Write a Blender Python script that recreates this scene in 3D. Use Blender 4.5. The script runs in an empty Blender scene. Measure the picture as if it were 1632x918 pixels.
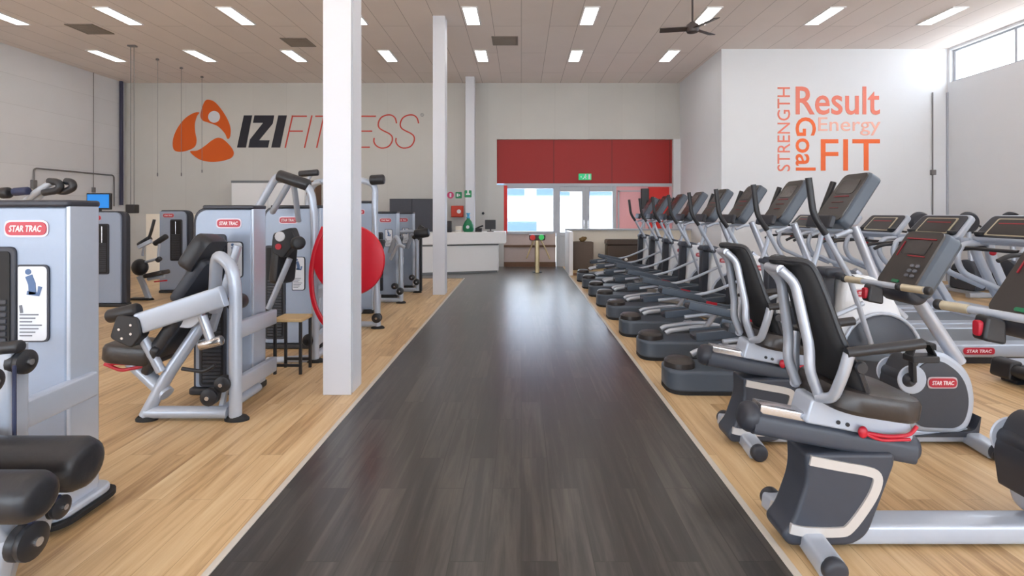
import bpy, bmesh, math, random
from mathutils import Vector, Matrix
random.seed(7)
C = bpy.context.scene.collection
PI = math.pi
# ------------------------------------------------------------------ camera, world, exposure
FPX, VX, VY, EYE = 820.0, 831.0, 339.0, 1.45
cam_data = bpy.data.cameras.new('camera')
cam_data.sensor_width = 36.0
cam_data.lens = 36.0 * FPX / 1632.0
cam_data.shift_x = -(VX - 816.0) / 1632.0
cam_data.shift_y = -(459.0 - VY) / 1632.0
cam_data.clip_start = 0.05
cam = bpy.data.objects.new('camera', cam_data)
C.objects.link(cam)
cam.location = (0, 0, EYE)
cam.rotation_euler = (PI / 2, 0, 0)
bpy.context.scene.camera = cam
sc = bpy.context.scene
sc.view_settings.view_transform = 'Standard'
sc.view_settings.look = 'None'
sc.view_settings.gamma = 1.0
sc.view_settings.use_curve_mapping = False
sc.view_settings.exposure = -0.18
wd = bpy.data.worlds.new('daylight')
sc.world = wd
wd.use_nodes = True
bg = wd.node_tree.nodes['Background']
bg.inputs[0].default_value = (0.79, 0.89, 1.0, 1)
bg.inputs[1].default_value = 10.0
LAMP_POWER = 13.0
sun_d = bpy.data.lights.new('sun', 'SUN')
sun_d.energy = 22.0
sun_d.angle = 0.02
sun_d.color = (1.0, 0.96, 0.9)
sun = bpy.data.objects.new('sun', sun_d)
C.objects.link(sun)
sun.rotation_euler = (math.radians(38), 0, 0)     # high, from behind the camera: lights the street, not the room


def W(px, py, Y):
    """a point measured on the photograph, at a known distance down the room"""
    return ((px - VX) * Y / FPX, Y, EYE - (py - VY) * Y / FPX)


# ------------------------------------------------------------------ materials
def srgb(r, g, b):
    def f(c):
        c /= 255.0
        return c / 12.92 if c <= 0.04045 else ((c + 0.055) / 1.055) ** 2.4
    return (f(r), f(g), f(b), 1)


def mat(name, col, rough=0.5, metal=0.0, noise=0.05, scale=30.0, bump=0.0, coat=0.0, emit=None, spec=0.5):
    m = bpy.data.materials.new(name)
    m.use_nodes = True
    nt = m.node_tree
    b = nt.nodes['Principled BSDF']
    b.inputs['Roughness'].default_value = rough
    b.inputs['Metallic'].default_value = metal
    b.inputs['Coat Weight'].default_value = coat
    b.inputs['Specular IOR Level'].default_value = spec
    tc = nt.nodes.new('ShaderNodeTexCoord')
    nz = nt.nodes.new('ShaderNodeTexNoise')
    nz.inputs['Scale'].default_value = scale
    nz.inputs['Detail'].default_value = 3
    nt.links.new(tc.outputs['Object'], nz.inputs['Vector'])
    mx = nt.nodes.new('ShaderNodeMix')
    mx.data_type = 'RGBA'
    mx.inputs[6].default_value = tuple(c * (1 - noise) for c in col[:3]) + (1,)
    mx.inputs[7].default_value = tuple(min(1, c * (1 + noise)) for c in col[:3]) + (1,)
    nt.links.new(nz.outputs['Fac'], mx.inputs[0])
    nt.links.new(mx.outputs[2], b.inputs['Base Color'])
    if bump:
        bp = nt.nodes.new('ShaderNodeBump')
        bp.inputs['Strength'].default_value = bump
        bp.inputs['Distance'].default_value = 0.01
        nt.links.new(nz.outputs['Fac'], bp.inputs['Height'])
        nt.links.new(bp.outputs['Normal'], b.inputs['Normal'])
    if emit:
        b.inputs['Emission Color'].default_value = emit[0]
        b.inputs['Emission Strength'].default_value = emit[1]
    return m


def plank_mat(name, c1, c2, c3, plank_w, plank_l, rough, rough_var, grain, gap, bump=0.15, spec=0.5, coat=0.0):
    """boards running down the room (along Y): brick pattern turned, with stretched grain"""
    m = bpy.data.materials.new(name)
    m.use_nodes = True
    nt = m.node_tree
    L = nt.links.new
    b = nt.nodes['Principled BSDF']
    b.inputs['Specular IOR Level'].default_value = spec
    b.inputs['Coat Weight'].default_value = coat
    b.inputs['Coat Roughness'].default_value = 0.25
    tc = nt.nodes.new('ShaderNodeTexCoord')
    mp = nt.nodes.new('ShaderNodeMapping')
    mp.inputs['Rotation'].default_value = (0, 0, PI / 2)
    L(tc.outputs['Object'], mp.inputs['Vector'])
    br = nt.nodes.new('ShaderNodeTexBrick')
    br.offset = 0.37
    br.inputs['Scale'].default_value = 1.0
    br.inputs['Brick Width'].default_value = plank_l
    br.inputs['Row Height'].default_value = plank_w
    br.inputs['Mortar Size'].default_value = gap
    br.inputs['Mortar Smooth'].default_value = 0.3
    br.inputs['Color1'].default_value = (0, 0, 0, 1)
    br.inputs['Color2'].default_value = (1, 1, 1, 1)
    br.inputs['Mortar'].default_value = (0.5, 0.5, 0.5, 1)
    L(mp.outputs['Vector'], br.inputs['Vector'])
    m2 = nt.nodes.new('ShaderNodeMapping')
    m2.inputs['Scale'].default_value = (22, 1.3, 1)
    L(tc.outputs['Object'], m2.inputs['Vector'])
    off = nt.nodes.new('ShaderNodeVectorMath')
    off.operation = 'MULTIPLY_ADD'
    off.inputs[1].default_value = (7.3, 3.1, 0)
    L(br.outputs['Color'], off.inputs[0])
    L(m2.outputs['Vector'], off.inputs[2])
    nz = nt.nodes.new('ShaderNodeTexNoise')
    nz.inputs['Scale'].default_value = 1.0
    nz.inputs['Detail'].default_value = 6
    nz.inputs['Roughness'].default_value = 0.62
    nz.inputs['Distortion'].default_value = 0.6
    L(off.outputs[0], nz.inputs['Vector'])
    mix = nt.nodes.new('ShaderNodeMath')
    mix.operation = 'MULTIPLY_ADD'
    mix.inputs[1].default_value = 1 - grain
    sep = nt.nodes.new('ShaderNodeSeparateColor')
    L(br.outputs['Color'], sep.inputs[0])
    g2 = nt.nodes.new('ShaderNodeMath')
    g2.operation = 'MULTIPLY'
    g2.inputs[1].default_value = grain
    L(nz.outputs['Fac'], g2.inputs[0])
    L(sep.outputs[0], mix.inputs[0])
    L(g2.outputs[0], mix.inputs[2])
    rp = nt.nodes.new('ShaderNodeValToRGB')
    rp.color_ramp.elements[0].position = 0.27
    rp.color_ramp.elements[0].color = c1
    rp.color_ramp.elements[1].position = 0.74
    rp.color_ramp.elements[1].color = c3
    e = rp.color_ramp.elements.new(0.48)
    e.color = c2
    L(mix.outputs[0], rp.inputs[0])
    dk = nt.nodes.new('ShaderNodeMix')
    dk.data_type = 'RGBA'
    dk.blend_type = 'MULTIPLY'
    dk.inputs[7].default_value = (0.55, 0.5, 0.45, 1)
    L(br.outputs['Fac'], dk.inputs[0])
    L(rp.outputs[0], dk.inputs[6])
    L(dk.outputs[2], b.inputs['Base Color'])
    rr = nt.nodes.new('ShaderNodeMapRange')
    rr.inputs['To Min'].default_value = rough - rough_var
    rr.inputs['To Max'].default_value = rough + rough_var
    L(mix.outputs[0], rr.inputs['Value'])
    L(rr.outputs[0], b.inputs['Roughness'])
    bp = nt.nodes.new('ShaderNodeBump')
    bp.inputs['Strength'].default_value = bump
    bp.inputs['Distance'].default_value = 0.004
    ad = nt.nodes.new('ShaderNodeMath')
    ad.operation = 'SUBTRACT'
    L(nz.outputs['Fac'], ad.inputs[0])
    L(br.outputs['Fac'], ad.inputs[1])
    L(ad.outputs[0], bp.inputs['Height'])
    L(bp.outputs['Normal'], b.inputs['Normal'])
    return m


def panel_mat(name, col, line, width, length, gap, rough=0.8, rot=PI / 2, plane='xy', shift=0.0):
    """painted panels with thin joints"""
    m = bpy.data.materials.new(name)
    m.use_nodes = True
    nt = m.node_tree
    L = nt.links.new
    b = nt.nodes['Principled BSDF']
    b.inputs['Roughness'].default_value = rough
    tc = nt.nodes.new('ShaderNodeTexCoord')
    src = tc.outputs['Object']
    if plane != 'xy':
        sp = nt.nodes.new('ShaderNodeSeparateXYZ')
        L(src, sp.inputs[0])
        cb = nt.nodes.new('ShaderNodeCombineXYZ')
        L(sp.outputs[0 if plane == 'xz' else 1], cb.inputs[0])
        L(sp.outputs[2], cb.inputs[1])
        src = cb.outputs[0]
    mp = nt.nodes.new('ShaderNodeMapping')
    mp.inputs['Rotation'].default_value = (0, 0, rot)
    mp.inputs['Location'].default_value = (0, -shift, 0)
    L(src, mp.inputs['Vector'])
    br = nt.nodes.new('ShaderNodeTexBrick')
    br.inputs['Scale'].default_value = 1.0
    br.inputs['Brick Width'].default_value = length
    br.inputs['Row Height'].default_value = width
    br.inputs['Mortar Size'].default_value = gap
    br.inputs['Mortar Smooth'].default_value = 0.4
    br.inputs['Color1'].default_value = col
    br.inputs['Color2'].default_value = tuple(c * 0.965 for c in col[:3]) + (1,)
    br.inputs['Mortar'].default_value = line
    L(mp.outputs['Vector'], br.inputs['Vector'])
    nz = nt.nodes.new('ShaderNodeTexNoise')
    nz.inputs['Scale'].default_value = 1.7
    L(tc.outputs['Object'], nz.inputs['Vector'])
    mr = nt.nodes.new('ShaderNodeMapRange')
    mr.inputs['To Min'].default_value = 0.95
    mr.inputs['To Max'].default_value = 1.03
    L(nz.outputs['Fac'], mr.inputs['Value'])
    mul = nt.nodes.new('ShaderNodeVectorMath')
    mul.operation = 'SCALE'
    L(br.outputs['Color'], mul.inputs[0])
    L(mr.outputs[0], mul.inputs['Scale'])
    L(mul.outputs[0], b.inputs['Base Color'])
    return m


def glass_mat(name, tint=(1, 1, 1, 1), gloss=0.07):
    m = bpy.data.materials.new(name)
    m.use_nodes = True
    nt = m.node_tree
    nt.nodes.remove(nt.nodes['Principled BSDF'])
    out = nt.nodes['Material Output']
    t = nt.nodes.new('ShaderNodeBsdfTransparent')
    t.inputs[0].default_value = tint
    g = nt.nodes.new('ShaderNodeBsdfGlossy')
    g.inputs['Roughness'].default_value = 0.03
    mx = nt.nodes.new('ShaderNodeMixShader')
    mx.inputs[0].default_value = gloss
    nt.links.new(t.outputs[0], mx.inputs[1])
    nt.links.new(g.outputs[0], mx.inputs[2])
    nt.links.new(mx.outputs[0], out.inputs['Surface'])
    return m


def emit_mat(name, col, strength):
    m = bpy.data.materials.new(name)
    m.use_nodes = True
    nt = m.node_tree
    b = nt.nodes['Principled BSDF']
    b.inputs['Base Color'].default_value = col
    b.inputs['Emission Color'].default_value = col
    b.inputs['Emission Strength'].default_value = strength
    return m


M = {}
M['oak'] = plank_mat('oak_boards', srgb(152, 118, 80), srgb(203, 170, 126), srgb(224, 199, 158), 0.13, 1.3, 0.42, 0.06, 0.80, 0.0012)
M['dark_oak'] = plank_mat('dark_oak_boards', srgb(18, 16, 15), srgb(39, 36, 34), srgb(76, 71, 66), 0.15, 0.9, 0.33, 0.03, 0.82, 0.003, bump=0.006, spec=0.5, coat=0.5)
M['ceiling'] = panel_mat('ceiling_panels', srgb(232, 222, 217), srgb(170, 160, 155), 0.522, 3.2, 0.006, 0.85)
M['wall'] = mat('white_wall_paint', srgb(224, 226, 230), 0.8, noise=0.015, scale=3)
M['wall_block'] = panel_mat('white_block_wall', srgb(226, 227, 231), srgb(206, 207, 210), 0.62, 60, 0.005, 0.8, rot=0, plane='yz')
M['wall_back'] = panel_mat('pale_grey_wall_panels', srgb(206, 204, 200), srgb(193, 191, 188), 0.9, 30, 0.004, 0.8, rot=PI / 2, plane='xz')
M['column'] = mat('white_column_paint', srgb(212, 214, 222), 0.45, noise=0.01, scale=4)
M['silver'] = mat('pale_silver_paint', srgb(180, 189, 204), 0.32, metal=0.25, noise=0.03, coat=0.2)
M['silver_panel'] = mat('silver_blue_panel', srgb(150, 163, 184), 0.4, metal=0.12, noise=0.03, coat=0.1)
M['silver_tube'] = mat('silver_tube_paint', srgb(186, 192, 204), 0.28, metal=0.45, noise=0.03)
M['white_shell'] = mat('white_shell_plastic', srgb(226, 229, 234), 0.35, noise=0.02)
M['steel'] = mat('brushed_steel', srgb(205, 205, 208), 0.22, metal=0.9, noise=0.05, scale=80)
M['chrome_beige'] = mat('satin_champagne_trim', srgb(205, 202, 200), 0.35, metal=0.3, noise=0.03)
M['black'] = mat('black_plastic', srgb(34, 35, 40), 0.42, noise=0.1)
M['edge'] = mat('charcoal_edging', srgb(44, 47, 58), 0.45, noise=0.08)
M['vinyl'] = mat('black_vinyl_padding', srgb(38, 39, 44), 0.38, noise=0.15, scale=60, bump=0.1)
M['vinyl_brown'] = mat('worn_black_brown_vinyl', srgb(52, 47, 46), 0.34, noise=0.15, scale=40, bump=0.1)
M['slate'] = mat('slate_blue_plastic', srgb(76, 86, 99), 0.4, noise=0.05)
M['slate_dark'] = mat('dark_slate_plastic', srgb(58, 63, 74), 0.42, noise=0.06)
M['slate_deep'] = mat('deep_charcoal_plastic', srgb(48, 51, 60), 0.45, noise=0.06)
M['rubber'] = mat('black_rubber', srgb(24, 24, 27), 0.7, noise=0.1)
M['belt'] = mat('belt_with_sky_glare', srgb(112, 119, 128), 0.45, noise=0.05)  # dark belt lightened: glare from the sky is put into its colour
M['edge_strip'] = mat('grey_beige_edging', srgb(198, 192, 184), 0.45)
M['screen'] = mat('dark_console_face', srgb(48, 43, 42), 0.3, noise=0.1)
M['screen_lit'] = mat('dim_display', srgb(70, 66, 66), 0.2, noise=0.15)
M['led_red'] = mat('red_display_print', srgb(150, 30, 45), 0.4)
M['badge'] = mat('red_badge', srgb(178, 32, 52), 0.35, noise=0.03)
M['badge_rim'] = mat('badge_rim', srgb(190, 176, 184), 0.3, metal=0.3)
M['lettering'] = mat('white_lettering', srgb(240, 225, 228), 0.5)
M['card'] = mat('white_card', srgb(214, 218, 226), 0.5)
M['card_blue'] = mat('blue_print', srgb(84, 110, 150), 0.6)
M['card_grey'] = mat('grey_print', srgb(110, 112, 122), 0.6)
M['red'] = mat('red_enamel', srgb(196, 18, 40), 0.35, noise=0.04)
M['red_lever'] = mat('red_lever_plastic', srgb(190, 30, 50), 0.4)
M['red_panel'] = panel_mat('red_fascia', srgb(160, 13, 8), srgb(110, 10, 8), 1.565, 30, 0.012, 0.5, rot=PI / 2, plane='xz', shift=0.875)
M['pink'] = mat('pink_wall_paint', srgb(238, 176, 180), 0.7)  # pale wall with reflected red light painted in as pink
M['red_wall'] = mat('bright_red_wall_paint', srgb(220, 50, 44), 0.6)  # red glow of the recess as colour; also the jamb's own red
M['frame'] = mat('grey_window_frame', srgb(178, 182, 190), 0.4)
M['white'] = mat('white_laminate', srgb(238, 238, 240), 0.4, noise=0.01)
M['gap'] = mat('grey_shadow_strip', srgb(120, 124, 128), 0.6)
M['dark_board'] = mat('dark_grey_board', srgb(62, 65, 76), 0.55)
M['cream'] = mat('cream_board', srgb(236, 228, 214), 0.7)
M['taupe'] = mat('taupe_board', srgb(200, 182, 176), 0.7)
M['brown'] = mat('brown_wood_edge', srgb(112, 82, 62), 0.6)
M['wicker'] = mat('brown_wicker', srgb(108, 95, 86), 0.8, noise=0.35, scale=90, bump=0.6)
M['dark_brown'] = mat('dark_brown_leather', srgb(78, 65, 57), 0.5, noise=0.1)
M['leaf'] = mat('dry_leaf', srgb(120, 96, 52), 0.7, noise=0.4, scale=20)
M['brass'] = mat('brushed_brass_post', srgb(186, 168, 130), 0.3, metal=0.7)
M['green'] = mat('green_plastic', srgb(20, 120, 80), 0.35)
M['cyan'] = mat('light_blue_plastic', srgb(80, 170, 215), 0.4)
M['sign_green'] = mat('sign_green', srgb(30, 140, 90), 0.5)
M['sign_pink'] = mat('sign_pink', srgb(214, 70, 120), 0.5)
M['orange_red'] = mat('orange_red_paint', srgb(214, 62, 34), 0.45)
M['logo_orange'] = mat('burnt_orange_print', srgb(216, 92, 10), 0.6, noise=0.02)
M['logo_black'] = mat('black_print', srgb(24, 26, 40), 0.6)
M['logo_red'] = mat('red_print', srgb(205, 70, 56), 0.6)
M['coral'] = mat('coral_print', srgb(236, 132, 112), 0.6)
M['salmon'] = mat('salmon_print', srgb(246, 186, 170), 0.6)
M['orange'] = mat('orange_print', srgb(244, 112, 56), 0.6)
M['wire'] = mat('grey_wire', srgb(120, 118, 120), 0.5)
M['pipe'] = mat('blue_grey_pipe', srgb(58, 58, 82), 0.5)
M['vent'] = mat('grey_brown_grille', srgb(140, 130, 122), 0.7)
M['fan'] = mat('dark_fan_metal', srgb(62, 52, 52), 0.45)
M['cable'] = mat('blue_black_cable', srgb(44, 52, 84), 0.5)
M['cream_grip'] = mat('cream_sensor_metal', srgb(205, 196, 172), 0.3, metal=0.5)
M['wood_top'] = mat('pale_wood_top', srgb(206, 178, 132), 0.5)
M['glass'] = glass_mat('clear_glass')
M['lamp'] = emit_mat('warm_white_diffuser', (1.0, 0.96, 0.92, 1), LAMP_POWER)
M['exit_lit'] = emit_mat('lit_green_sign', srgb(40, 170, 110), 0.8)
M['light_red'] = emit_mat('red_indicator', srgb(200, 50, 44), .25)
M['light_green'] = emit_mat('green_indicator', srgb(60, 190, 96), .4)
M['tv_blue'] = emit_mat('blue_screen_glow', srgb(30, 120, 200), 0.8)
M['facade'] = mat('pale_outdoor_facade', srgb(120, 132, 150), 0.8)
M['facade_blue'] = mat('blue_outdoor_glazing', srgb(40, 66, 104), 0.3)
M['ground'] = mat('pale_outdoor_paving', srgb(216, 216, 214), 0.9, noise=0.1, scale=2)

# ------------------------------------------------------------------ mesh helpers
ORIGIN = Vector((0, 0, 0))


def rpoly(pts, r, n=5):
    """polygon with rounded corners; r a number or one per corner"""
    out = []
    k = len(pts)
    for i in range(k):
        rr = r[i] if isinstance(r, (list, tuple)) else r
        p = Vector(pts[i]); a = Vector(pts[i - 1]); b = Vector(pts[(i + 1) % k])
        if rr <= 0:
            out.append(tuple(p)); continue
        da, db = (a - p), (b - p)
        t = min(rr, da.length * .49, db.length * .49)
        s, e = p + da.normalized() * t, p + db.normalized() * t
        for j in range(n + 1):
            u = j / n
            out.append(tuple(s * (1 - u) ** 2 + p * 2 * u * (1 - u) + e * u * u))
    return out


def catmull(pts, n=6, closed=True):
    out = []
    k = len(pts)
    rng = range(k) if closed else range(k - 1)
    for i in rng:
        if closed:
            p = [Vector(pts[(i + d) % k]) for d in (-1, 0, 1, 2)]
        else:
            p = [Vector(pts[max(0, min(k - 1, i + d))]) for d in (-1, 0, 1, 2)]
        for j in range(n):
            t = j / n
            out.append(tuple(0.5 * (2 * p[1] + (p[2] - p[0]) * t + (2 * p[0] - 5 * p[1] + 4 * p[2] - p[3]) * t * t
                                    + (3 * p[1] - p[0] - 3 * p[2] + p[3]) * t ** 3)))
    if not closed:
        out.append(tuple(pts[-1]))
    return out


def soften(pts, r, n=5):
    """open 3-D path with rounded corners"""
    if r <= 0 or len(pts) < 3:
        return [Vector(p) for p in pts]
    out = [Vector(pts[0])]
    for i in range(1, len(pts) - 1):
        p, a, b = Vector(pts[i]), Vector(pts[i - 1]), Vector(pts[i + 1])
        da, db = a - p, b - p
        t = min(r, da.length * .48, db.length * .48)
        s, e = p + da.normalized() * t, p + db.normalized() * t
        for j in range(n + 1):
            u = j / n
            out.append(s * (1 - u) ** 2 + p * 2 * u * (1 - u) + e * u * u)
    out.append(Vector(pts[-1]))
    return out


class MB:
    def __init__(self):
        self.v, self.f = [], []

    def add(self, vs, fs):
        b = len(self.v)
        self.v.extend(tuple(x) for x in vs)
        self.f.extend(tuple(b + i for i in f) for f in fs)
        return self

    def box(self, x0, x1, y0, y1, z0, z1):
        return self.add([(x, y, z) for x in (x0, x1) for y in (y0, y1) for z in (z0, z1)],
                        [(0, 1, 3, 2), (4, 6, 7, 5), (0, 4, 5, 1), (2, 3, 7, 6), (0, 2, 6, 4), (1, 5, 7, 3)])

    def prism(self, pts, a0, a1, axis='y'):
        def pt(p, a):
            return {'y': (p[0], a, p[1]), 'x': (a, p[0], p[1]), 'z': (p[0], p[1], a)}[axis]
        n = len(pts)
        vs = [pt(p, a0) for p in pts] + [pt(p, a1) for p in pts]
        fs = [tuple(range(n)), tuple(range(2 * n - 1, n - 1, -1))]
        fs += [(i, (i + 1) % n, n + (i + 1) % n, n + i) for i in range(n)]
        return self.add(vs, fs)

    def sweep(self, pts, section, up=(0, 0, 1), round=0.0, taper=None):
        P = soften(pts, round)
        k, n = len(P), len(section)
        vs, fs = [], []
        prev = None
        for i in range(k):
            t = (P[min(i + 1, k - 1)] - P[max(i - 1, 0)]).normalized()
            if prev is None:
                u = Vector(up)
                if abs(u.dot(t)) > .97:
                    u = Vector((1, 0, 0)) if abs(t.x) < .9 else Vector((0, 1, 0))
            else:
                u = prev
            u = (u - t * u.dot(t)).normalized()
            prev = u
            s = t.cross(u)
            q = 1.0 if taper is None else taper[0] + (taper[1] - taper[0]) * i / (k - 1)
            vs += [P[i] + (s * a + u * b) * q for a, b in section]
        for i in range(k - 1):
            fs += [(i * n + j, i * n + (j + 1) % n, (i + 1) * n + (j + 1) % n, (i + 1) * n + j) for j in range(n)]
        fs += [tuple(range(n - 1, -1, -1)), tuple((k - 1) * n + j for j in range(n))]
        return self.add(vs, fs)

    def tube(self, pts, r, n=12, round=0.0, taper=None):
        return self.sweep(pts, [(r * math.cos(2 * PI * j / n), r * math.sin(2 * PI * j / n)) for j in range(n)], round=round, taper=taper)

    def bar(self, pts, w, h, up=(0, 0, 1), round=0.0):
        """w across, h along 'up'"""
        return self.sweep(pts, rpoly([(-w / 2, -h / 2), (w / 2, -h / 2), (w / 2, h / 2), (-w / 2, h / 2)], min(w, h) * .22, 3), up, round)

    def lathe(self, prof, c, axis='z', n=28, sx=1.0, sy=1.0):
        vs, fs = [], []
        for r, t in prof:
            for j in range(n):
                a = 2 * PI * j / n
                x, y = r * math.cos(a) * sx, r * math.sin(a) * sy
                vs.append({'z': (c[0] + x, c[1] + y, c[2] + t), 'y': (c[0] + x, c[1] + t, c[2] + y), 'x': (c[0] + t, c[1] + x, c[2] + y)}[axis])
        for i in range(len(prof) - 1):
            fs += [(i * n + j, i * n + (j + 1) % n, (i + 1) * n + (j + 1) % n, (i + 1) * n + j) for j in range(n)]
        fs += [tuple(range(n)), tuple((len(prof) - 1) * n + j for j in range(n))]
        return self.add(vs, fs)

    def ball(self, c, r, n=16):
        rx, ry, rz = r if isinstance(r, (tuple, list)) else (r, r, r)
        prof = [(math.sin(PI * i / 10), -math.cos(PI * i / 10)) for i in range(11)]
        prof[0] = (0.02, -1); prof[-1] = (0.02, 1)
        vs, fs = [], []
        for rr, t in prof:
            for j in range(n):
                a = 2 * PI * j / n
                vs.append((c[0] + rx * rr * math.cos(a), c[1] + ry * rr * math.sin(a), c[2] + rz * t))
        for i in range(10):
            fs += [(i * n + j, i * n + (j + 1) % n, (i + 1) * n + (j + 1) % n, (i + 1) * n + j) for j in range(n)]
        fs += [tuple(range(n)), tuple(10 * n + j for j in range(n))]
        return self.add(vs, fs)

    def roll(self, p0, p1, r, n=24, e=.3):
        """padded roller with rounded ends"""
        p0, p1 = Vector(p0), Vector(p1)
        d = p1 - p0
        L = d.length
        t = d / L
        u = Vector((0, 0, 1)) if abs(t.z) < .9 else Vector((1, 0, 0))
        u = (u - t * u.dot(t)).normalized()
        s = t.cross(u)
        prof = [(r * .25, 0), (r * .65, 0), (r * .87, r * e * .3), (r, r * e), (r, L - r * e), (r * .87, L - r * e * .3), (r * .65, L), (r * .25, L)]
        vs, fs = [], []
        for rr, a in prof:
            for j in range(n):
                g = 2 * PI * j / n
                vs.append(p0 + t * a + s * rr * math.cos(g) + u * rr * math.sin(g))
        m = len(prof)
        for i in range(m - 1):
            fs += [(i * n + j, i * n + (j + 1) % n, (i + 1) * n + (j + 1) % n, (i + 1) * n + j) for j in range(n)]
        fs += [tuple(range(n)), tuple((m - 1) * n + j for j in range(n))]
        return self.add(vs, fs)

    def pad(self, p0, p1, w, th, up, r=.04):
        """upholstered cushion: from p0 to p1, w wide, th thick along up"""
        p0, p1 = Vector(p0), Vector(p1)
        t = (p1 - p0)
        L = t.length
        t.normalize()
        u = Vector(up); u = (u - t * u.dot(t)).normalized()
        s = t.cross(u)
        q = rpoly([(0, -w / 2), (L, -w / 2), (L, w / 2), (0, w / 2)], r, 5)
        n = len(q)
        c = Vector((L / 2, 0))
        rings = [(.0, .93), (.18, 1.0), (.75, 1.0), (.93, .95), (1.0, .86)]
        vs, fs = [], []
        for h, k in rings:
            for a, b in q:
                v = c + (Vector((a, b)) - c) * k
                vs.append(p0 + t * v.x + s * v.y + u * (h * th))
        m = len(rings)
        for i in range(m - 1):
            fs += [(i * n + j, i * n + (j + 1) % n, (i + 1) * n + (j + 1) % n, (i + 1) * n + j) for j in range(n)]
        fs += [tuple(range(n - 1, -1, -1)), tuple((m - 1) * n + j for j in range(n))]
        return self.add(vs, fs)

    def ribbon(self, pts, w, y0, y1):
        """flat stroke in the XZ plane"""
        P = [Vector((p[0], p[1])) for p in pts]
        k = len(P)
        a, b = [], []
        for i in range(k):
            t = (P[min(i + 1, k - 1)] - P[max(i - 1, 0)]).normalized()
            nrm = Vector((-t.y, t.x)) * w / 2
            a.append(P[i] + nrm); b.append(P[i] - nrm)
        vs = []
        for i in range(k):
            vs += [(a[i].x, y0, a[i].y), (b[i].x, y0, b[i].y), (b[i].x, y1, b[i].y), (a[i].x, y1, a[i].y)]
        fs = []
        for i in range(k - 1):
            fs += [(i * 4 + j, i * 4 + (j + 1) % 4, i * 4 + 4 + (j + 1) % 4, i * 4 + 4 + j) for j in range(4)]
        fs += [(3, 2, 1, 0), tuple((k - 1) * 4 + j for j in range(4))]
        return self.add(vs, fs)

    def build(self, name, m, parent=None, bevel=0.0, seg=2, smooth=True):
        me = bpy.data.meshes.new(name)
        o3 = Vector((0, 0, 0))
        r = parent
        while r is not None:
            o3 = o3 + r.location
            r = r.parent
        me.from_pydata([tuple(Vector(v) - o3) for v in self.v], [], self.f)
        bm = bmesh.new()
        bm.from_mesh(me)
        bmesh.ops.recalc_face_normals(bm, faces=bm.faces)
        bm.to_mesh(me)
        bm.free()
        me.materials.append(M[m] if isinstance(m, str) else m)
        if smooth:
            for p in me.polygons:
                p.use_smooth = True
            me.set_sharp_from_angle(angle=math.radians(38))
        o = bpy.data.objects.new(name, me)
        C.objects.link(o)
        if parent is not None:
            o.parent = parent
        if bevel:
            b = o.modifiers.new('bevel', 'BEVEL')
            b.width = bevel
            b.segments = seg
            b.limit_method = 'ANGLE'
            b.angle_limit = math.radians(40)
            b.harden_normals = False
        return o


def tag(o, label, cat, group=None, kind=None):
    if label: o['label'] = label
    if cat: o['category'] = cat
    if group: o['group'] = group
    if kind: o['kind'] = kind
    return o


def thing(name, label, cat, loc=(0, 0, 0), group=None):
    o = bpy.data.objects.new(name, None)
    o.empty_display_size = .1
    C.objects.link(o)
    o.location = loc
    return tag(o, label, cat, group)


def struct(o, label=None):
    o['kind'] = 'structure'
    if label:
        o['label'] = label
        o['category'] = o.name.split('_')[0]
    return o


def copytree(o, loc=None, label=None, parent=None, rz=None):
    c = o.copy()
    C.objects.link(c)
    if parent is not None:
        c.parent = parent
    if loc is not None:
        c.location = loc
    if rz is not None:
        c.rotation_euler = (0, 0, rz)
    if label:
        c['label'] = label
    for ch in list(o.children):
        copytree(ch, parent=c)
    return c


def text_data(txt, bold=0.0, extrude=.003, res=4, shear=0.0):
    cu = bpy.data.curves.new('text', 'FONT')
    cu.body = txt
    cu.offset = bold
    cu.extrude = extrude
    cu.resolution_u = res
    cu.shear = shear
    o = bpy.data.objects.new('text', cu)
    C.objects.link(o)
    dg = bpy.context.evaluated_depsgraph_get()
    me = bpy.data.meshes.new_from_object(o.evaluated_get(dg))
    vs = [tuple(v.co) for v in me.vertices]
    fs = [tuple(p.vertices) for p in me.polygons]
    bpy.data.objects.remove(o)
    bpy.data.curves.remove(cu)
    bpy.data.meshes.remove(me)
    return vs, fs


def fit_text(mb, td, x0, x1, z0, z1, y, thick=.006, turn=0, face='y'):
    """letters filling the rectangle x0..x1, z0..z1 on a plane y=const, read from -Y; turn: +1 reads upward, -1 reads downward"""
    vs, fs = td
    if turn == 1:
        vs = [(-b, a, c) for a, b, c in vs]
    elif turn == -1:
        vs = [(b, -a, c) for a, b, c in vs]
    lo = [min(v[i] for v in vs) for i in range(3)]
    hi = [max(v[i] for v in vs) for i in range(3)]
    def m(v):
        u = [(v[i] - lo[i]) / max(1e-6, hi[i] - lo[i]) for i in range(3)]
        return (x0 + (x1 - x0) * u[0], y - thick * u[2], z0 + (z1 - z0) * u[1])
    return mb.add([m(v) for v in vs], fs)


TD_BADGE = text_data('STAR TRAC', bold=.02, res=2, shear=.2)


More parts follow.
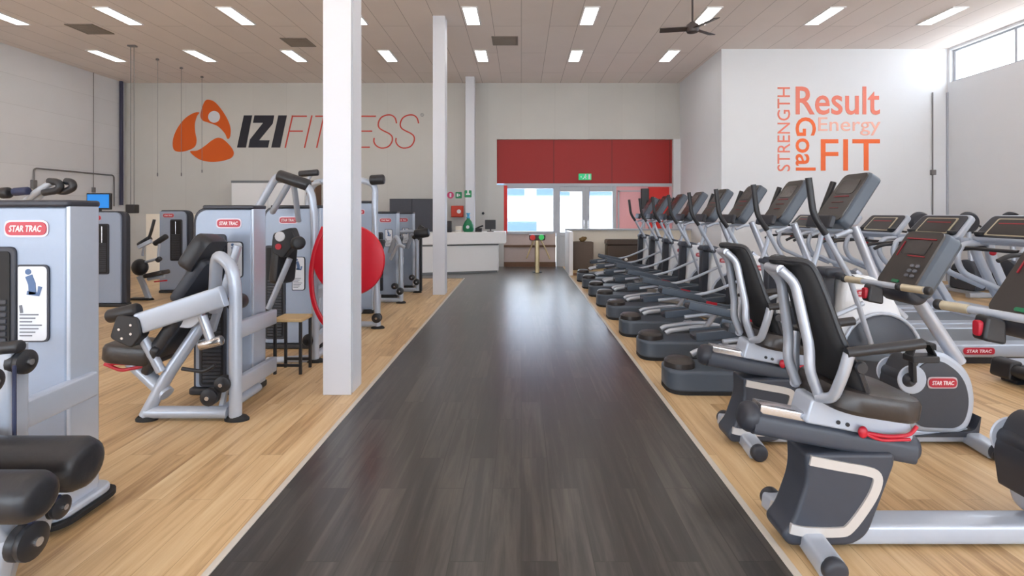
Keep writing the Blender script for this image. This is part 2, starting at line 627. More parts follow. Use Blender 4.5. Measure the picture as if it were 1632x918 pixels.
def badge(parent, cx, cy, cz, w, h, th=.008):
    """red lozenge badge with white letters, facing -Y"""
    q = rpoly([(cx - w / 2, cz - h / 2), (cx + w / 2, cz - h / 2), (cx + w / 2, cz + h / 2), (cx - w / 2, cz + h / 2)], h * .5, 6)
    b = MB().prism(q, cy - th, cy).build('badge', 'badge', parent)
    b['label'] = 'red oval badge'
    k = .86
    q2 = rpoly([(cx - w / 2 - .008, cz - h / 2 - .008), (cx + w / 2 + .008, cz - h / 2 - .008), (cx + w / 2 + .008, cz + h / 2 + .008), (cx - w / 2 - .008, cz + h / 2 + .008)], h * .5, 6)
    MB().prism(q2, cy - th * .5, cy).build('badge_rim', 'badge_rim', b)
    fit_text(MB(), TD_BADGE, cx - w * .4, cx + w * .4, cz - h * .24, cz + h * .24, cy - th, .002).build('lettering', 'lettering', b, smooth=False)
    return b

# ------------------------------------------------------------------ the room
XL, XR, YB, YW, YN, H = -10.65, 9.05, 13.8, 10.93, -3.6, 4.93
XC = 4.25                                   # side wall of the entrance bay
PL, PR = -1.26, 1.10                        # edges of the dark walkway
struct(MB().box(XL, XR, YN, YB + .15, -.12, 0).build('floor', 'oak', smooth=False), 'light oak board floor on both sides of the dark walkway')
walk = MB()
walk.box(PL, PR, YN, YB, -.05, .004)
walk.box(-3.3, PL, 11.35, YB, -.05, .004)
struct(walk.build('floor_walkway', 'dark_oak', smooth=False), 'dark grey board walkway down the middle to the entrance')
for i, x in enumerate((PL, PR)):
    struct(MB().prism(rpoly([(x - .016, 0), (x + .016, 0), (x + .016, .009), (x - .016, .009)], .003), YN, (11.35, 11.9)[i]).build('trim_%d' % (i + 1), 'edge_strip'),
           ('pale edging strip along the left side of the dark walkway', 'pale edging strip along the right side of the dark walkway')[i])
struct(MB().box(XL - .2, XR + .3, YN, YB + .2, H, H + .15).build('ceiling', 'ceiling', smooth=False))
struct(MB().box(XL - .2, XL, YN, YB + .2, 0, H).build('wall_left', 'wall_block', smooth=False))
wb = MB()
wb.box(XL, -.66, YB, YB + .2, 0, H)
wb.box(-.66, XC, YB, YB + .2, 3.42, H)
wb.box(-.66, -.47, YB, YB + .2, 0, 2.2)
struct(wb.build('wall_back', 'wall_back', smooth=False))
struct(MB().box(XC, XC + .2, YW + .2, YB + .2, 0, H).build('wall_entrance_side', 'wall', smooth=False))
struct(MB().box(XC, XR, YW, YW + .2, 0, H).build('wall_right_back', 'wall', smooth=False))
wr = MB()
wr.box(XR, XR + .25, YN, YW + .2, 0, 4.2)
wr.box(XR, XR + .25, YN, YW + .2, 4.88, H)
wr.box(XR, XR + .25, YW - .06, YW + .2, 4.2, 4.88)
struct(wr.build('wall_right', 'wall', smooth=False))
# unseen front behind the camera, its opening sized to set the front light
wf = MB()
wf.box(XL, XR, YN - .2, YN, 0, .9)
wf.box(XL, XR, YN - .2, YN, 2.5, H)
for x in (XL, -6.0, -1.5, 3.0, XR - .3):
    wf.box(x, x + .3, YN - .2, YN, .9, 2.5)
struct(wf.build('wall_front_unseen', 'wall', smooth=False))
# clerestory band of windows
win = struct(MB().box(XR + .08, XR + .16, YN, YW - .06, 4.2, 4.24).box(XR + .08, XR + .16, YN, YW - .06, 4.84, 4.88).build('window_1', 'frame', smooth=False),
             'long high window band under the ceiling on the right wall')
y = YW - .1
while y > YN:
    MB().box(XR + .07, XR + .17, y - .025, y + .025, 4.24, 4.84).build('mullion', 'frame', win, smooth=False)
    y -= 1.34
MB().box(XR + .115, XR + .125, YN, YW - .06, 4.24, 4.84).build('pane', 'glass', win, smooth=False)

# entrance wall: red fascia, window, glazed double door, reveal coloured as if lit red
struct(MB().box(4.06, XC, YB - .05, YB + .2, 0, 3.42).build('trim_7', 'wall', smooth=False), 'pale corner pier at the right end of the red fascia')
struct(MB().box(-.66, 4.06, YB + .08, YB + .2, 2.24, 3.42).build('trim_3', 'red_panel', smooth=False), 'deep red fascia panels above the entrance doors')
struct(MB().box(-.47, XC, YB + .06, YB + .2, 2.16, 2.24).build('trim_4', 'frame', smooth=False), 'pale grey head rail under the red fascia')
struct(MB().box(-.47, .93, YB + .1, YB + .2, 0, .9).build('wall_under_window', 'taupe', smooth=False))
struct(MB().box(-.47, .93, YB + .04, YB + .1, .52, .58).box(-.47, .93, YB + .06, YB + .1, 0, .12).build('baseboard_back', 'brown', smooth=False))
w2 = struct(MB().box(-.47, -.38, YB + .08, YB + .18, .9, 2.16).box(.86, .94, YB + .08, YB + .18, .9, 2.16).box(-.38, .86, YB + .04, YB + .18, .88, .95)
            .box(-.38, .86, YB + .08, YB + .18, 2.1, 2.16).build('window_2', 'frame', smooth=False), 'wide entrance window left of the double doors')
MB().box(-.38, .86, YB + .13, YB + .14, .95, 2.1).build('pane', 'glass', w2, smooth=False)
MB().box(-.50, -.38, YB + .02, YB + .07, .9, 2.18).build('red_jamb', 'red_wall', w2, smooth=False)
for i, (xa, xb) in enumerate(((.94, 1.74), (1.74, 2.56))):
    d = struct(MB().box(xa, xa + .1, YB + .08, YB + .16, 0, 2.16).box(xb - .1, xb, YB + .08, YB + .16, 0, 2.16).box(xa + .1, xb - .1, YB + .08, YB + .16, 2.02, 2.16)
               .box(xa + .1, xb - .1, YB + .08, YB + .16, 0, .2).box(xa + .1, xb - .1, YB + .08, YB + .16, .82, .92).build('door_%d' % (i + 1), 'frame', bevel=.006),
               ('left leaf of the glazed entrance doors', 'right leaf of the glazed entrance doors')[i])
    MB().box(xa + .1, xb - .1, YB + .115, YB + .125, .92, 2.02).build('pane', 'glass', d, smooth=False)
    MB().box(xa + .1, xb - .1, YB + .10, YB + .14, .2, .82).build('lower_panel', 'frame', d, smooth=False)
    hx = xb - .05 if i == 0 else xa + .05
    MB().tube([(hx, YB + .09, 1.0), (hx, YB + .03, 1.0), (hx, YB + .03, 1.25), (hx, YB + .09, 1.25)], .012, round=.02).build('door_handle', 'steel', d)
struct(MB().box(2.56, XC, YB + .1, YB + .2, 0, 2.16).build('wall_pink_reveal', 'pink', smooth=False))  # red reflection is part of this wall's colour
struct(MB().box(3.42, 3.98, YB + .06, YB + .1, 1.0, 2.14).build('wall_red_glow', 'red_wall', smooth=False))  # coloured panel standing in for the red glow in the recess
struct(MB().box(2.60, 3.30, YB + .07, YB + .1, 2.02, 2.05).box(2.6, 2.64, YB + .07, YB + .1, 0, 2.05).box(3.3, 3.34, YB + .07, YB + .1, 0, 2.05).build('trim_5', 'frame', smooth=False))
# outside
struct(MB().box(-60, 60, -50, 60, -.3, -.125).build('ground_outside', 'ground', smooth=False))
fc = struct(MB().box(-12, 16, 34, 36, -.1, 2.3).box(-12, 16, 34.2, 36, 2.3, 6.5).build('facade_outside', 'facade', smooth=False))
g = MB()
for k in range(9):
    g.box(-11 + k * 3, -8.8 + k * 3, 33.95, 34.3, 2.5, 4.6)
g.box(-6, 1.0, 33.9, 34.1, .2, 1.1)
g.build('glazing', 'facade_blue', fc, smooth=False)

# columns
def column(x0, x1, y0, y1, label):
    r = thing('column', label, 'column', ((x0 + x1) / 2, (y0 + y1) / 2, 0), 'white steel columns left of the walkway')
    w = x1 - x0
    MB().box(x0, x1, y0, y0 + .02, 0, H).box(x0, x1, y1 - .02, y1, 0, H).build('flange', 'column', r, bevel=.003)
    MB().box(x0, x1 - .03, y0 + .02, y0 + .055, 0, H).box(x0, x1 - .002, y0 + .055, y1 - .02, 0, H).build('web_casing', 'column', r, smooth=False)
    r['kind'] = 'structure'
column(-1.578, -1.355, 4.09, 4.36, 'nearest and widest white steel column at the walkway edge')
column(-1.565, -1.35, 9.08, 9.35, 'second white column, standing in front of the reception desk')
column(-1.43, -1.20, 13.14, 13.38, 'farthest white column, rising behind the reception desk')

# ceiling lights
ROWS = [(-2.4, ''), (-.09, ''), (2.2, ''), (4.49, ''), (6.78, ''), (9.09, 'front'), (11.4, 'back')]
ORD = ['first', 'second', 'third', 'fourth', 'fifth', 'sixth', 'seventh', 'eighth', 'ninth']
proto = None
for (yy, rn) in ROWS:
    for k in range(9):
        x = -9.18 + 2.075 * k
        if x > XC and yy > YW - .5:
            continue
        if rn:
            lab = 'white ceiling light strip, %s from the left in the %s' % (ORD[k], 'far row' if rn == 'back' else 'nearer visible row')
        else:
            lab = 'white ceiling light strip overhead, above the top edge of the picture'
        if proto is None:
            proto = thing('ceiling_light', lab, 'light', (x, yy, H), 'ceiling light strips')
            fr = MB()
            for s in (-1, 1):
                fr.box(x + s * .125 - .012, x + s * .125 + .012, yy - .41, yy + .41, H - .02, H)
                fr.box(x - .137, x + .137, yy + s * .40 - .012, yy + s * .40 + .012, H - .02, H)
            fr.build('frame', 'white', proto, smooth=False)
            MB().box(x - .113, x + .113, yy - .388, yy + .388, H - .012, H - .002).build('diffuser', 'lamp', proto, smooth=False)
        else:
            copytree(proto, (x, yy, H), lab)
# vents
proto = None
for x, yy, lab in ((-8.17, 9.74, 'square grey ceiling grille nearest the left wall'), (-4.55, 10.5, 'square grey ceiling grille above the big orange wall logo'),
                   (-.33, 10.4, 'square grey ceiling grille above the walkway')):
    if proto is None:
        proto = thing('ceiling_vent', lab, 'vent', (x, yy, H), 'ceiling grilles')
        m = MB()
        for s in (-1, 1):
            m.box(x + s * .24 - .02, x + s * .24 + .02, yy - .26, yy + .26, H - .015, H)
            m.box(x - .26, x + .26, yy + s * .24 - .02, yy + s * .24 + .02, H - .015, H)
        m.build('frame', 'vent', proto)
        m = MB()
        for j in range(9):
            m.box(x - .22, x + .22, yy - .21 + j * .05, yy - .18 + j * .05, H - .012, H)
        m.build('grille', 'vent', proto)
    else:
        copytree(proto, (x, yy, H), lab)
# ceiling fan
fx, fy, fz = 2.37, 7.13, 4.0
f = thing('ceiling_fan', 'dark three-bladed ceiling fan hanging on a rod from the ceiling', 'fan', (fx, fy, H))
MB().tube([(fx, fy, fz + .05), (fx, fy, H)], .014).build('rod', 'fan', f)
MB().lathe([(.02, -.12), (.07, -.06), (.07, 0)], (fx, fy, H)).build('ceiling_cup', 'fan', f)
MB().lathe([(.03, -.06), (.075, -.05), (.09, -.01), (.08, .05), (.03, .09)], (fx, fy, fz)).build('motor', 'fan', f)
for a in (170, 296, 34):
    a = math.radians(a)
    d, n = Vector((math.cos(a), math.sin(a), 0)), Vector((-math.sin(a), math.cos(a), .25))
    p = Vector((fx, fy, fz))
    MB().sweep([p + d * .06, p + d * .16, p + d * .44], [(-.055, -.006), (.055, -.006), (.055, .006), (-.055, .006)], up=n.cross(d)).build('blade', 'fan', f, bevel=.004)

# hanging wires and pole on the left
def wire(px, yy, ptop, pbot, lab, weight=True):
    x = (px - VX) * yy / FPX
    zb = EYE - (pbot - VY) * yy / FPX
    o = thing('hanging_cable', lab, 'cable', (x, yy, H), 'thin cables hanging from the ceiling on the left')
    MB().tube([(x, yy, zb), (x, yy, H)], .005, 6).build('cable', 'wire', o)
    MB().lathe([(.02, 0), (.035, -.015), (.035, -.04), (.01, -.05)], (x, yy, H)).build('ceiling_rose', 'wire', o)
    MB().lathe([(.006, .0), (.014, -.02), (.014, -.07), (.006, -.09)], (x, yy, zb)).build('end_weight', 'wire', o)
wire(251, 11.6, 93, 275, 'thin cable hanging midway between the speaker pole and the orange wall logo')
wire(289, 12.3, 108, 275, 'thin cable hanging just left of the orange wall logo')
wire(322, 13.1, 122, 270, 'thin cable hanging in front of the orange wall logo')
x = (211 - VX) * 10.7 / FPX
o = thing('hanging_speaker', 'small black speaker box hanging on a double pole from the ceiling', 'speaker', (x, 10.7, H))
MB().tube([(x - .035, 10.7, 1.6), (x - .035, 10.7, H)], .008, 6).build('pole', 'wire', o)
MB().tube([(x + .035, 10.7, 1.6), (x + .035, 10.7, H)], .008, 6).build('pole', 'wire', o)
MB().box(x - .09, x + .09, 10.62, 10.78, 1.44, 1.62).build('speaker_box', 'black', o, bevel=.015)
MB().box(x - .08, x + .08, 10.66, 10.74, H - .03, H).build('ceiling_plate', 'wire', o)

# pipes on the left wall and in the corner
o = MB().bar([(XL + .06, 13.62, 1.65), (XL + .06, 13.62, H)], .07, .07).build('drain_pipe', 'pipe')
tag(o, 'dark blue-grey square pipe standing in the back left corner', 'pipe')
o = thing('wall_conduit', 'grey conduit bent like a gate along the left wall', 'conduit', (XL, 12, 2.4))
MB().tube([(XL + .04, 11.2, 1.95), (XL + .04, 11.2, 2.42), (XL + .04, 13.4, 2.42), (XL + .04, 13.4, 1.62)], .018, round=.08).build('pipe', 'wire', o)
MB().box(XL, XL + .07, 11.15, 11.25, 1.98, 2.16).build('junction_box', 'wire', o, bevel=.01)
o = thing('wall_cable', 'thin vertical cable with a small switch on the left wall', 'cable', (XL, 12.78, 2))
MB().tube([(XL + .02, 12.78, 2.05), (XL + .02, 12.78, H)], .008, 6).build('cable', 'wire', o)
MB().box(XL, XL + .05, 12.74, 12.82, 1.95, 2.08).build('switch_box', 'wire', o, bevel=.008)
o = thing('wall_conduit', 'thin vertical conduit with a switch box near the right wall corner', 'conduit', (8.72, YW, 2))
MB().tube([(8.72, YW - .02, 1.0), (8.72, YW - .02, 4.0)], .012, 8).build('pipe', 'wire', o)
MB().box(8.67, 8.77, YW - .06, YW, 2.25, 2.36).build('switch_box', 'wire', o, bevel=.008)
MB().box(XR - .03, XR, YW - .03, YW, 0, 4.0).build('trim_6', 'frame')
struct(bpy.data.objects['trim_6'], 'thin grey corner strip at the right wall')

# ------------------------------------------------------------------ wall lettering
def pxl(u, v):          # crop pixels of the logo -> wall coordinates
    px, py = 260 + u / 3.709, 140 + v / 3.709
    return ((px - VX) * YB / FPX, EYE - (py - VY) * YB / FPX)
lg = thing('wall_logo', 'large orange three-blob emblem with black and red lettering on the back wall', 'logo', (-7, YB, 3))
bl = [[(265, 70), (300, 80), (335, 115), (375, 175), (398, 235), (397, 285), (382, 302), (365, 268), (325, 228), (275, 208), (238, 195), (223, 175), (224, 145), (236, 105), (248, 80)],
      [(214, 146), (180, 150), (130, 182), (85, 240), (60, 305), (62, 360), (90, 378), (140, 372), (185, 350), (198, 312), (190, 262), (188, 212), (200, 168)],
      [(160, 377), (205, 370), (250, 342), (288, 312), (325, 295), (360, 307), (402, 350), (418, 385), (402, 415), (340, 434), (270, 437), (210, 420)]]
for b in bl:
    MB().prism(catmull([pxl(*p) for p in b], 5), YB - .012, YB).build('emblem_petal', 'logo_orange', lg, smooth=False)
cx, cz = pxl(303, 172)
MB().lathe([(.158, -.016), (.158, 0)], (cx, YB, cz), 'y', 32).build('emblem_dot', 'card', lg, smooth=False)
mb = MB()
for q in ([(478, 163), (527, 163), (490, 353), (438, 353)],
          [(541, 163), (657, 163), (648, 212), (568, 310), (630, 310), (620, 353), (505, 353), (514, 306), (592, 207), (532, 207)],
          [(682, 163), (732, 163), (692, 353), (640, 353)]):
    mb.prism([pxl(*p) for p in q], YB - .012, YB)
t = mb.build('lettering', 'logo_black', lg, smooth=False); t['label'] = 'bold black slanted letters'
mb = MB()
S = lambda dx: catmull([(1380 + dx, 210), (1372 + dx, 180), (1350 + dx, 162), (1318 + dx, 162), (1287 + dx, 178), (1272 + dx, 210), (1278 + dx, 237), (1305 + dx, 255), (1335 + dx, 270),
                        (1354 + dx, 290), (1352 + dx, 320), (1330 + dx, 348), (1290 + dx, 356), (1260 + dx, 342), (1246 + dx, 318), (1248 + dx, 296)], 3, False)
for st in ([(766, 163), (722, 355)], [(760, 168), (850, 168)], [(747, 256), (826, 256)], [(880, 163), (836, 355)], [(900, 168), (1000, 168)], [(950, 168), (908, 355)],
           [(1003, 355), (1046, 163), (1082, 355), (1126, 163)], [(1166, 163), (1123, 355)], [(1162, 168), (1258, 168)], [(1145, 256), (1236, 256)], [(1126, 351), (1222, 351)], S(0), S(130)):
    mb.ribbon([pxl(*p) for p in st], .034, YB - .010, YB)
t = mb.build('lettering', 'logo_red', lg, smooth=False); t['label'] = 'thin red slanted letters'
mb = MB()
cx, cz = pxl(1531, 160)
mb.ribbon([(cx + .04 * math.cos(a * PI / 8), cz + .04 * math.sin(a * PI / 8)) for a in range(17)], .01, YB - .008, YB)
fit_text(mb, text_data('R', 0), cx - .016, cx + .016, cz - .02, cz + .02, YB, .008)
mb.build('registered_mark', 'card_grey', lg, smooth=False)

def wp(px, py):
    return ((px - VX) * YW / FPX, EYE - (py - VY) * YW / FPX)
def word(txt, m, box, bold, lab, turn=0):
    x0, z1 = wp(box[0], box[1]); x1, z0 = wp(box[2], box[3])
    mb = MB()
    fit_text(mb, text_data(txt, bold), x0, x1, z0, z1, YW, .008, turn)
    o = mb.build('lettering', m, wd_, smooth=False)
    o['label'] = lab
wd_ = thing('wall_words', 'cluster of orange motivational words on the white right-hand wall', 'lettering', (6.5, YW, 3))
word('Result', 'coral', (1268, 138, 1402, 183), .010, 'large coral word at the top')
word('Energy', 'salmon', (1304, 187, 1403, 216), .0, 'pale salmon word in the middle')
word('FIT', 'orange', (1308, 222, 1402, 272), .0, 'orange three-letter word at the bottom')
word('STRENGTH', 'coral', (1239, 139, 1259, 273), .0, 'coral word reading upwards', 1)
word('Goal', 'orange', (1268, 187, 1300, 272), .010, 'orange word reading downwards', -1)

# exit sign on the red fascia
ex = thing('exit_sign', 'small lit green exit sign with a running figure on the red fascia', 'sign', (1.71, YB, 2.42))
MB().box(1.54, 1.88, YB + .02, YB + .085, 2.33, 2.50).build('sign_box', 'exit_lit', ex, bevel=.008)
mb = MB()
mb.lathe([(.017, -.004), (.017, 0)], (1.725, YB + .02, 2.465), 'y', 14)
mb.ribbon([(1.72, 2.445), (1.70, 2.40), (1.67, 2.375), (1.65, 2.355)], .018, YB + .016, YB + .02)
mb.ribbon([(1.70, 2.405), (1.735, 2.385), (1.735, 2.35)], .016, YB + .016, YB + .02)
mb.ribbon([(1.685, 2.43), (1.72, 2.44), (1.755, 2.42)], .012, YB + .016, YB + .02)
mb.prism([(1.58, 2.415), (1.615, 2.44), (1.615, 2.39)], YB + .016, YB + .02)
mb.box(1.80, 1.85, YB + .016, YB + .02, 2.35, 2.48)
mb.build('pictogram', 'white', ex, smooth=False)
# small dark screen on the pink-lit wall
o = MB().box(3.22, 3.42, YB - .02, YB + .1, 1.55, 2.1).build('wall_screen', 'black', bevel=.01)
tag(o, 'small dark upright box fixed between the pink-lit and red-lit entrance walls', 'box')

# ------------------------------------------------------------------ strength machines (left side)
def tower(r, xr, yf, h=1.51, w=.49, d=.22, edge=-1, pillar=True, slot=None, placard=None, badge_at=None, badge_w=.185, slot_stack=True):
    """weight tower facing the viewer; xr = right edge, yf = front plane, edge = side that carries the dark border"""
    xl = xr - w
    rl, rr = (.13, .03) if edge < 0 else (.03, .13)
    q = rpoly([(xl, .02), (xr, .02), (xr, h - .015), (xl, h - .015)], [.02, .02, rr, rl], 7)
    MB().prism(q, yf + .035, yf + d).build('back_shell', 'edge', r, bevel=.012)
    xa, xb = (xl + .04, xr - .004) if edge < 0 else (xl + .005, xr - .06)
    rl, rr = (.115, .01) if edge < 0 else (.01, .10)
    q = rpoly([(xa, .055), (xb, .055), (xb, h - .035), (xa, h - .035)], [.02, .01, rr, rl], 7)
    MB().prism(q, yf, yf + .05).build('front_panel', 'silver_panel', r, bevel=.008)
    if pillar:
        q = rpoly([(xr - .002, yf + .004), (xr + .014, yf + .004), (xr + .014, yf + d), (xr - .06, yf + d)], [.0, .014, .06, .02], 6)
        MB().prism(q, .05, h - .03, 'z').build('side_pillar', 'silver', r)
        q = rpoly([(xl + .10, yf - .012), (xr + .018, yf - .012), (xr + .018, yf + d + .01), (xl + .10, yf + d + .01)], [.02, .03, .05, .02], 6)
        MB().prism(q, h - .032, h, 'z').build('top_cap', 'edge', r, bevel=.01)
    q = rpoly([(xl - .01, yf - .03), (xr + .02, yf - .03), (xr + .02, yf + d + .02), (xl - .01, yf + d + .02)], .05, 6)
    MB().prism(q, 0, .05, 'z').build('base_plate', 'black', r, bevel=.012)
    if slot:
        x0, x1, z0, z1 = slot
        x0, x1 = xl + x0, xl + x1
        o = rpoly([(x0, z0), (x1, z0), (x1, z1), (x0, z1)], .035, 5)
        s = MB().prism(o, yf - .012, yf + .01).build('weight_window', 'edge', r, bevel=.006)
        MB().prism(rpoly([(x0 + .022, z0 + .022), (x1 - .022, z0 + .022), (x1 - .022, z1 - .022), (x0 + .022, z1 - .022)], .02, 4), yf - .016, yf).build('window_recess', 'rubber', s)
        if slot_stack:
            m = MB()
            zz = z0 + .04
            while zz < z0 + (z1 - z0) * .62:
                m.box(x0 + .035, x1 - .035, yf - .022, yf - .01, zz, zz + .022)
                zz += .03
            m.build('weight_stack', 'slate_deep', s, bevel=.003)
            MB().tube([((x0 + x1) / 2, yf - .02, zz), ((x0 + x1) / 2, yf - .02, z1 - .04)], .008, 8).build('guide_rod', 'steel', s)
    if placard:
        x0, x1, z0, z1 = placard
        x0, x1 = xl + x0, xl + x1
        p = MB().prism(rpoly([(x0, z0), (x1, z0), (x1, z1), (x0, z1)], [.01, .03, .03, .01], 5), yf - .008, yf + .002).build('placard', 'edge', r)
        p['label'] = 'instruction card'
        k = .008
        MB().prism(rpoly([(x0 + k, z0 + k), (x1 - k, z0 + k), (x1 - k, z1 - k), (x0 + k, z1 - k)], [.008, .024, .024, .008], 5), yf - .011, yf).build('card', 'card', p)
        ww, hh = x1 - x0, z1 - z0
        m = MB()
        cx = x0 + ww * .5
        m.ribbon([(cx - ww * .1, z1 - hh * .14), (cx, z1 - hh * .25), (cx + ww * .02, z1 - hh * .38)], ww * .22, yf - .014, yf - .01)
        m.ribbon([(cx - ww * .15, z1 - hh * .36), (cx + ww * .2, z1 - hh * .38), (cx + ww * .26, z1 - hh * .28)], ww * .12, yf - .014, yf - .01)
        m.lathe([(ww * .09, -.003), (ww * .09, 0)], (cx - ww * .12, yf - .011, z1 - hh * .09), 'y', 14)
        m.build('figure_drawing', 'card_blue', p, smooth=False)
        m = MB()
        m.ribbon([(x0 + ww * .14, z1 - hh * .52), (x0 + ww * .18, z1 - hh * .62)], ww * .08, yf - .014, yf - .01)
        for j in range(7):
            m.box(x0 + ww * .12, x0 + ww * (.5 + .1 * ((j * 5) % 4)), yf - .014, yf - .01, z0 + hh * (.08 + j * .045), z0 + hh * (.095 + j * .045))
        m.build('small_print', 'card_grey', p, smooth=False)
    if badge_at:
        bx, bz = badge_at
        badge(r, xl + bx, yf - .0, bz, badge_w, badge_w * .33)
    return xl


def pulley(r, c, rad=.055, axis='x', th=.028, mat_='black'):
    p = MB().lathe([(rad * .55, -th * .7), (rad, -th * .5), (rad, -th * .2), (rad * .9, 0), (rad, th * .2), (rad, th * .5), (rad * .55, th * .7)], c, axis, 24).build('pulley', mat_, r)
    e = th * .7
    MB().lathe([(rad * .25, -e * 1.3), (rad * .25, e * 1.3)], c, axis, 12).build('axle', 'steel', p)
    return p


def foot(r, x, y, l=.075, w=.05):
    MB().lathe([(l, 0), (l, .014), (l * .8, .03), (l * .4, .034)], (x, y, 0), 'z', 18, 1, w / l).build('rubber_foot', 'rubber', r)


# --- nearest machine, cut by the left edge: leg curl
r = thing('leg_curl_machine', 'nearest silver weight machine cut off by the left edge, with fat black roller pads', 'weight machine', (-2.33, 2.5, 0), 'silver weight machines')
tower(r, -2.15, 2.43, w=.52, d=.19, slot=(.03, .29, .62, 1.29), placard=(.295, .445, .84, 1.205), badge_at=(.335, 1.375), badge_w=.192)
m = MB()
m.bar([(-2.12, 2.14, 0.0), (-2.12, 2.14, .90)], .07, .09, up=(0, 1, 0))
m.bar([(-2.12, 2.12, .59), (-2.135, 2.56, .60)], .05, .12)
m.bar([(-2.12, 2.12, .10), (-2.135, 2.56, .12)], .05, .10)
m.build('side_frame', 'silver', r)
m = MB()
m.bar([(-2.62, 2.11, .07), (-2.06, 2.11, .07)], .09, .09)
m.bar([(-2.62, 2.11, .05), (-2.62, 2.48, .05)], .08, .08)
m.bar([(-2.12, 2.13, .06), (-1.80, 1.72, .06)], .08, .08)
m.bar([(-1.88, 1.82, .06), (-1.84, 1.84, .32)], .06, .06, up=(0, 1, 0))
m.build('floor_frame', 'silver', r)
MB().prism(rpoly([(-2.30, 2.30), (-2.07, 2.30), (-2.07, 2.64), (-2.30, 2.64)], .09, 6), .05, .085, 'z').build('foot_plate', 'silver', r, bevel=.01)
MB().prism(rpoly([(-2.32, 2.28), (-2.05, 2.28), (-2.05, 2.66), (-2.32, 2.66)], .10, 6), .028, .05, 'z').build('foot_plate_pad', 'rubber', r)
for x0, x1, y_, z_, rr in ((-2.5, -1.635, 1.95, .50, .098), (-2.5, -1.53, 1.65, .54, .078)):
    MB().roll((x0, y_, z_), (x1, y_, z_), rr, e=.45).build('roller_pad', 'vinyl', r)
MB().tube([(-2.13, 1.80, .545), (-1.97, 1.72, .88)], .04).build('pad_arm', 'silver', r)
m = MB()
m.bar([(-1.95, 2.10, .18), (-1.82, 1.82, .34), (-1.78, 1.70, .50)], .05, .10, round=.05)
m.bar([(-1.77, 1.82, .315), (-1.79, 1.96, .335)], .03, .07)
m.build('swing_arm', 'silver', r)
pulley(r, (-1.73, 1.80, .30), .062, 'x', .05)
pulley(r, (-1.76, 1.95, .335), .042, 'x', .04)
pulley(r, (-2.08, 2.14, .83), .05, 'x', .05)
pulley(r, (-2.06, 1.98, .80), .05, 'x', .05)
MB().roll((-2.26, 2.10, .885), (-2.04, 2.10, .905), .026).build('grip', 'black', r)
for q in ([(-2.06, 2.09, .83), (-2.02, 2.05, .42)], [(-2.04, 1.93, .80), (-2.01, 1.90, .36)], [(-1.72, 1.80, .362), (-1.75, 1.95, .377)]):
    MB().tube(q, .007, 8).build('cable', 'cable', r)
foot(r, -1.82, 1.74, .06)

# --- second machine: seated biceps curl in front of its weight tower
r = thing('arm_curl_machine', 'second weight machine, an arm curl seat with a wide silver lever and black seat', 'weight machine', (-2.3, 3.9, 0), 'silver weight machines')
tower(r, -2.155, 4.11, slot=(.075, .29, .06, 1.28), placard=(.295, .425, .93, 1.22), badge_at=(.31, 1.365), slot_stack=True)
Y0 = 3.6
m = MB()
m.tube([(-2.0, Y0, .02), (-2.0, Y0, .92), (-2.03, Y0, 1.08), (-2.13, Y0 + .02, 1.15), (-2.17, Y0 + .06, 1.10), (-2.30, Y0 + .25, .72)], .042, 14, round=.09)
m.build('upright_arch', 'silver', r)
m = MB()
for z0, z1 in ((.63, .57), (.24, .17)):
    m.bar([(-1.985, Y0, z0), (-2.10, 4.36, z1)], .05, .12)
m.build('tower_link', 'silver', r)
m = MB()
m.tube([(-2.62, Y0, .055), (-2.05, Y0, .055)], .042)
m.tube([(-2.10, Y0, .06), (-2.10, 4.1, .06)], .035)
m.build('floor_frame', 'silver', r)
m = MB()
m.tube([(-2.63, Y0, .03), (-2.50, Y0 + .03, .30), (-2.30, Y0 + .12, .66)], .043, round=.1)
m.tube([(-2.66, Y0 - .04, .66), (-2.52, Y0, .34)], .032)
m.tube([(-2.80, Y0 + .10, .38), (-2.50, Y0 + .03, .17)], .05)
m.build('seat_frame', 'silver', r)
foot(r, -2.62, Y0); foot(r, -1.99, Y0, .085)
MB().pad((-2.94, Y0 + .10, .415), (-2.56, Y0 + .10, .38), .30, .125, (0, 0, 1), .09).build('seat', 'vinyl_brown', r)
m = MB().tube([(-2.93, Y0 + .02, .385), (-2.80, Y0 + .0, .345), (-2.66, Y0 + .02, .37)], .012, 8, round=.03)
m.tube([(-2.93, Y0 + .02, .385), (-2.84, Y0 + .02, .39), (-2.70, Y0 + .02, .385)], .012, 8)
m.build('seat_lever', 'red_lever', r)
MB().bar([(-2.62, Y0 - .07, .69), (-2.04, Y0 - .07, .88)], .065, .145).build('lever_arm', 'silver', r, bevel=.004)
m = MB()
m.prism(rpoly([(-2.79, .60), (-2.64, .53), (-2.57, .62), (-2.60, .74), (-2.74, .76)], .03, 4), Y0 - .12, Y0 - .03)
m.build('lever_end_block', 'black', r, bevel=.01)
for a, b in ((-2.72, .66), (-2.64, .69), (-2.70, .60), (-2.64, .63)):
    MB().lathe([(.009, -.006), (.009, 0)], (a, Y0 - .12, b), 'y', 10).build('bolt', 'steel', r)
MB().roll((-2.84, Y0 - .06, .735), (-2.63, Y0 - .06, .785), .048).build('hand_roller', 'vinyl', r)
MB().pad((-2.63, Y0 + .10, .46), (-2.42, Y0 + .10, .76), .26, .09, (.8, 0, -.5), .04).build('arm_pad', 'vinyl', r)
MB().pad((-2.66, Y0 + .02, .33), (-2.55, Y0 - .02, .53), .07, .05, (1, 0, -.5), .03).build('shin_pad', 'vinyl', r)
MB().pad((-2.52, Y0 + .28, .76), (-2.31, Y0 + .30, 1.08), .26, .09, (-.8, 0, .5), .05).build('lower_back_pad', 'slate_deep', r)
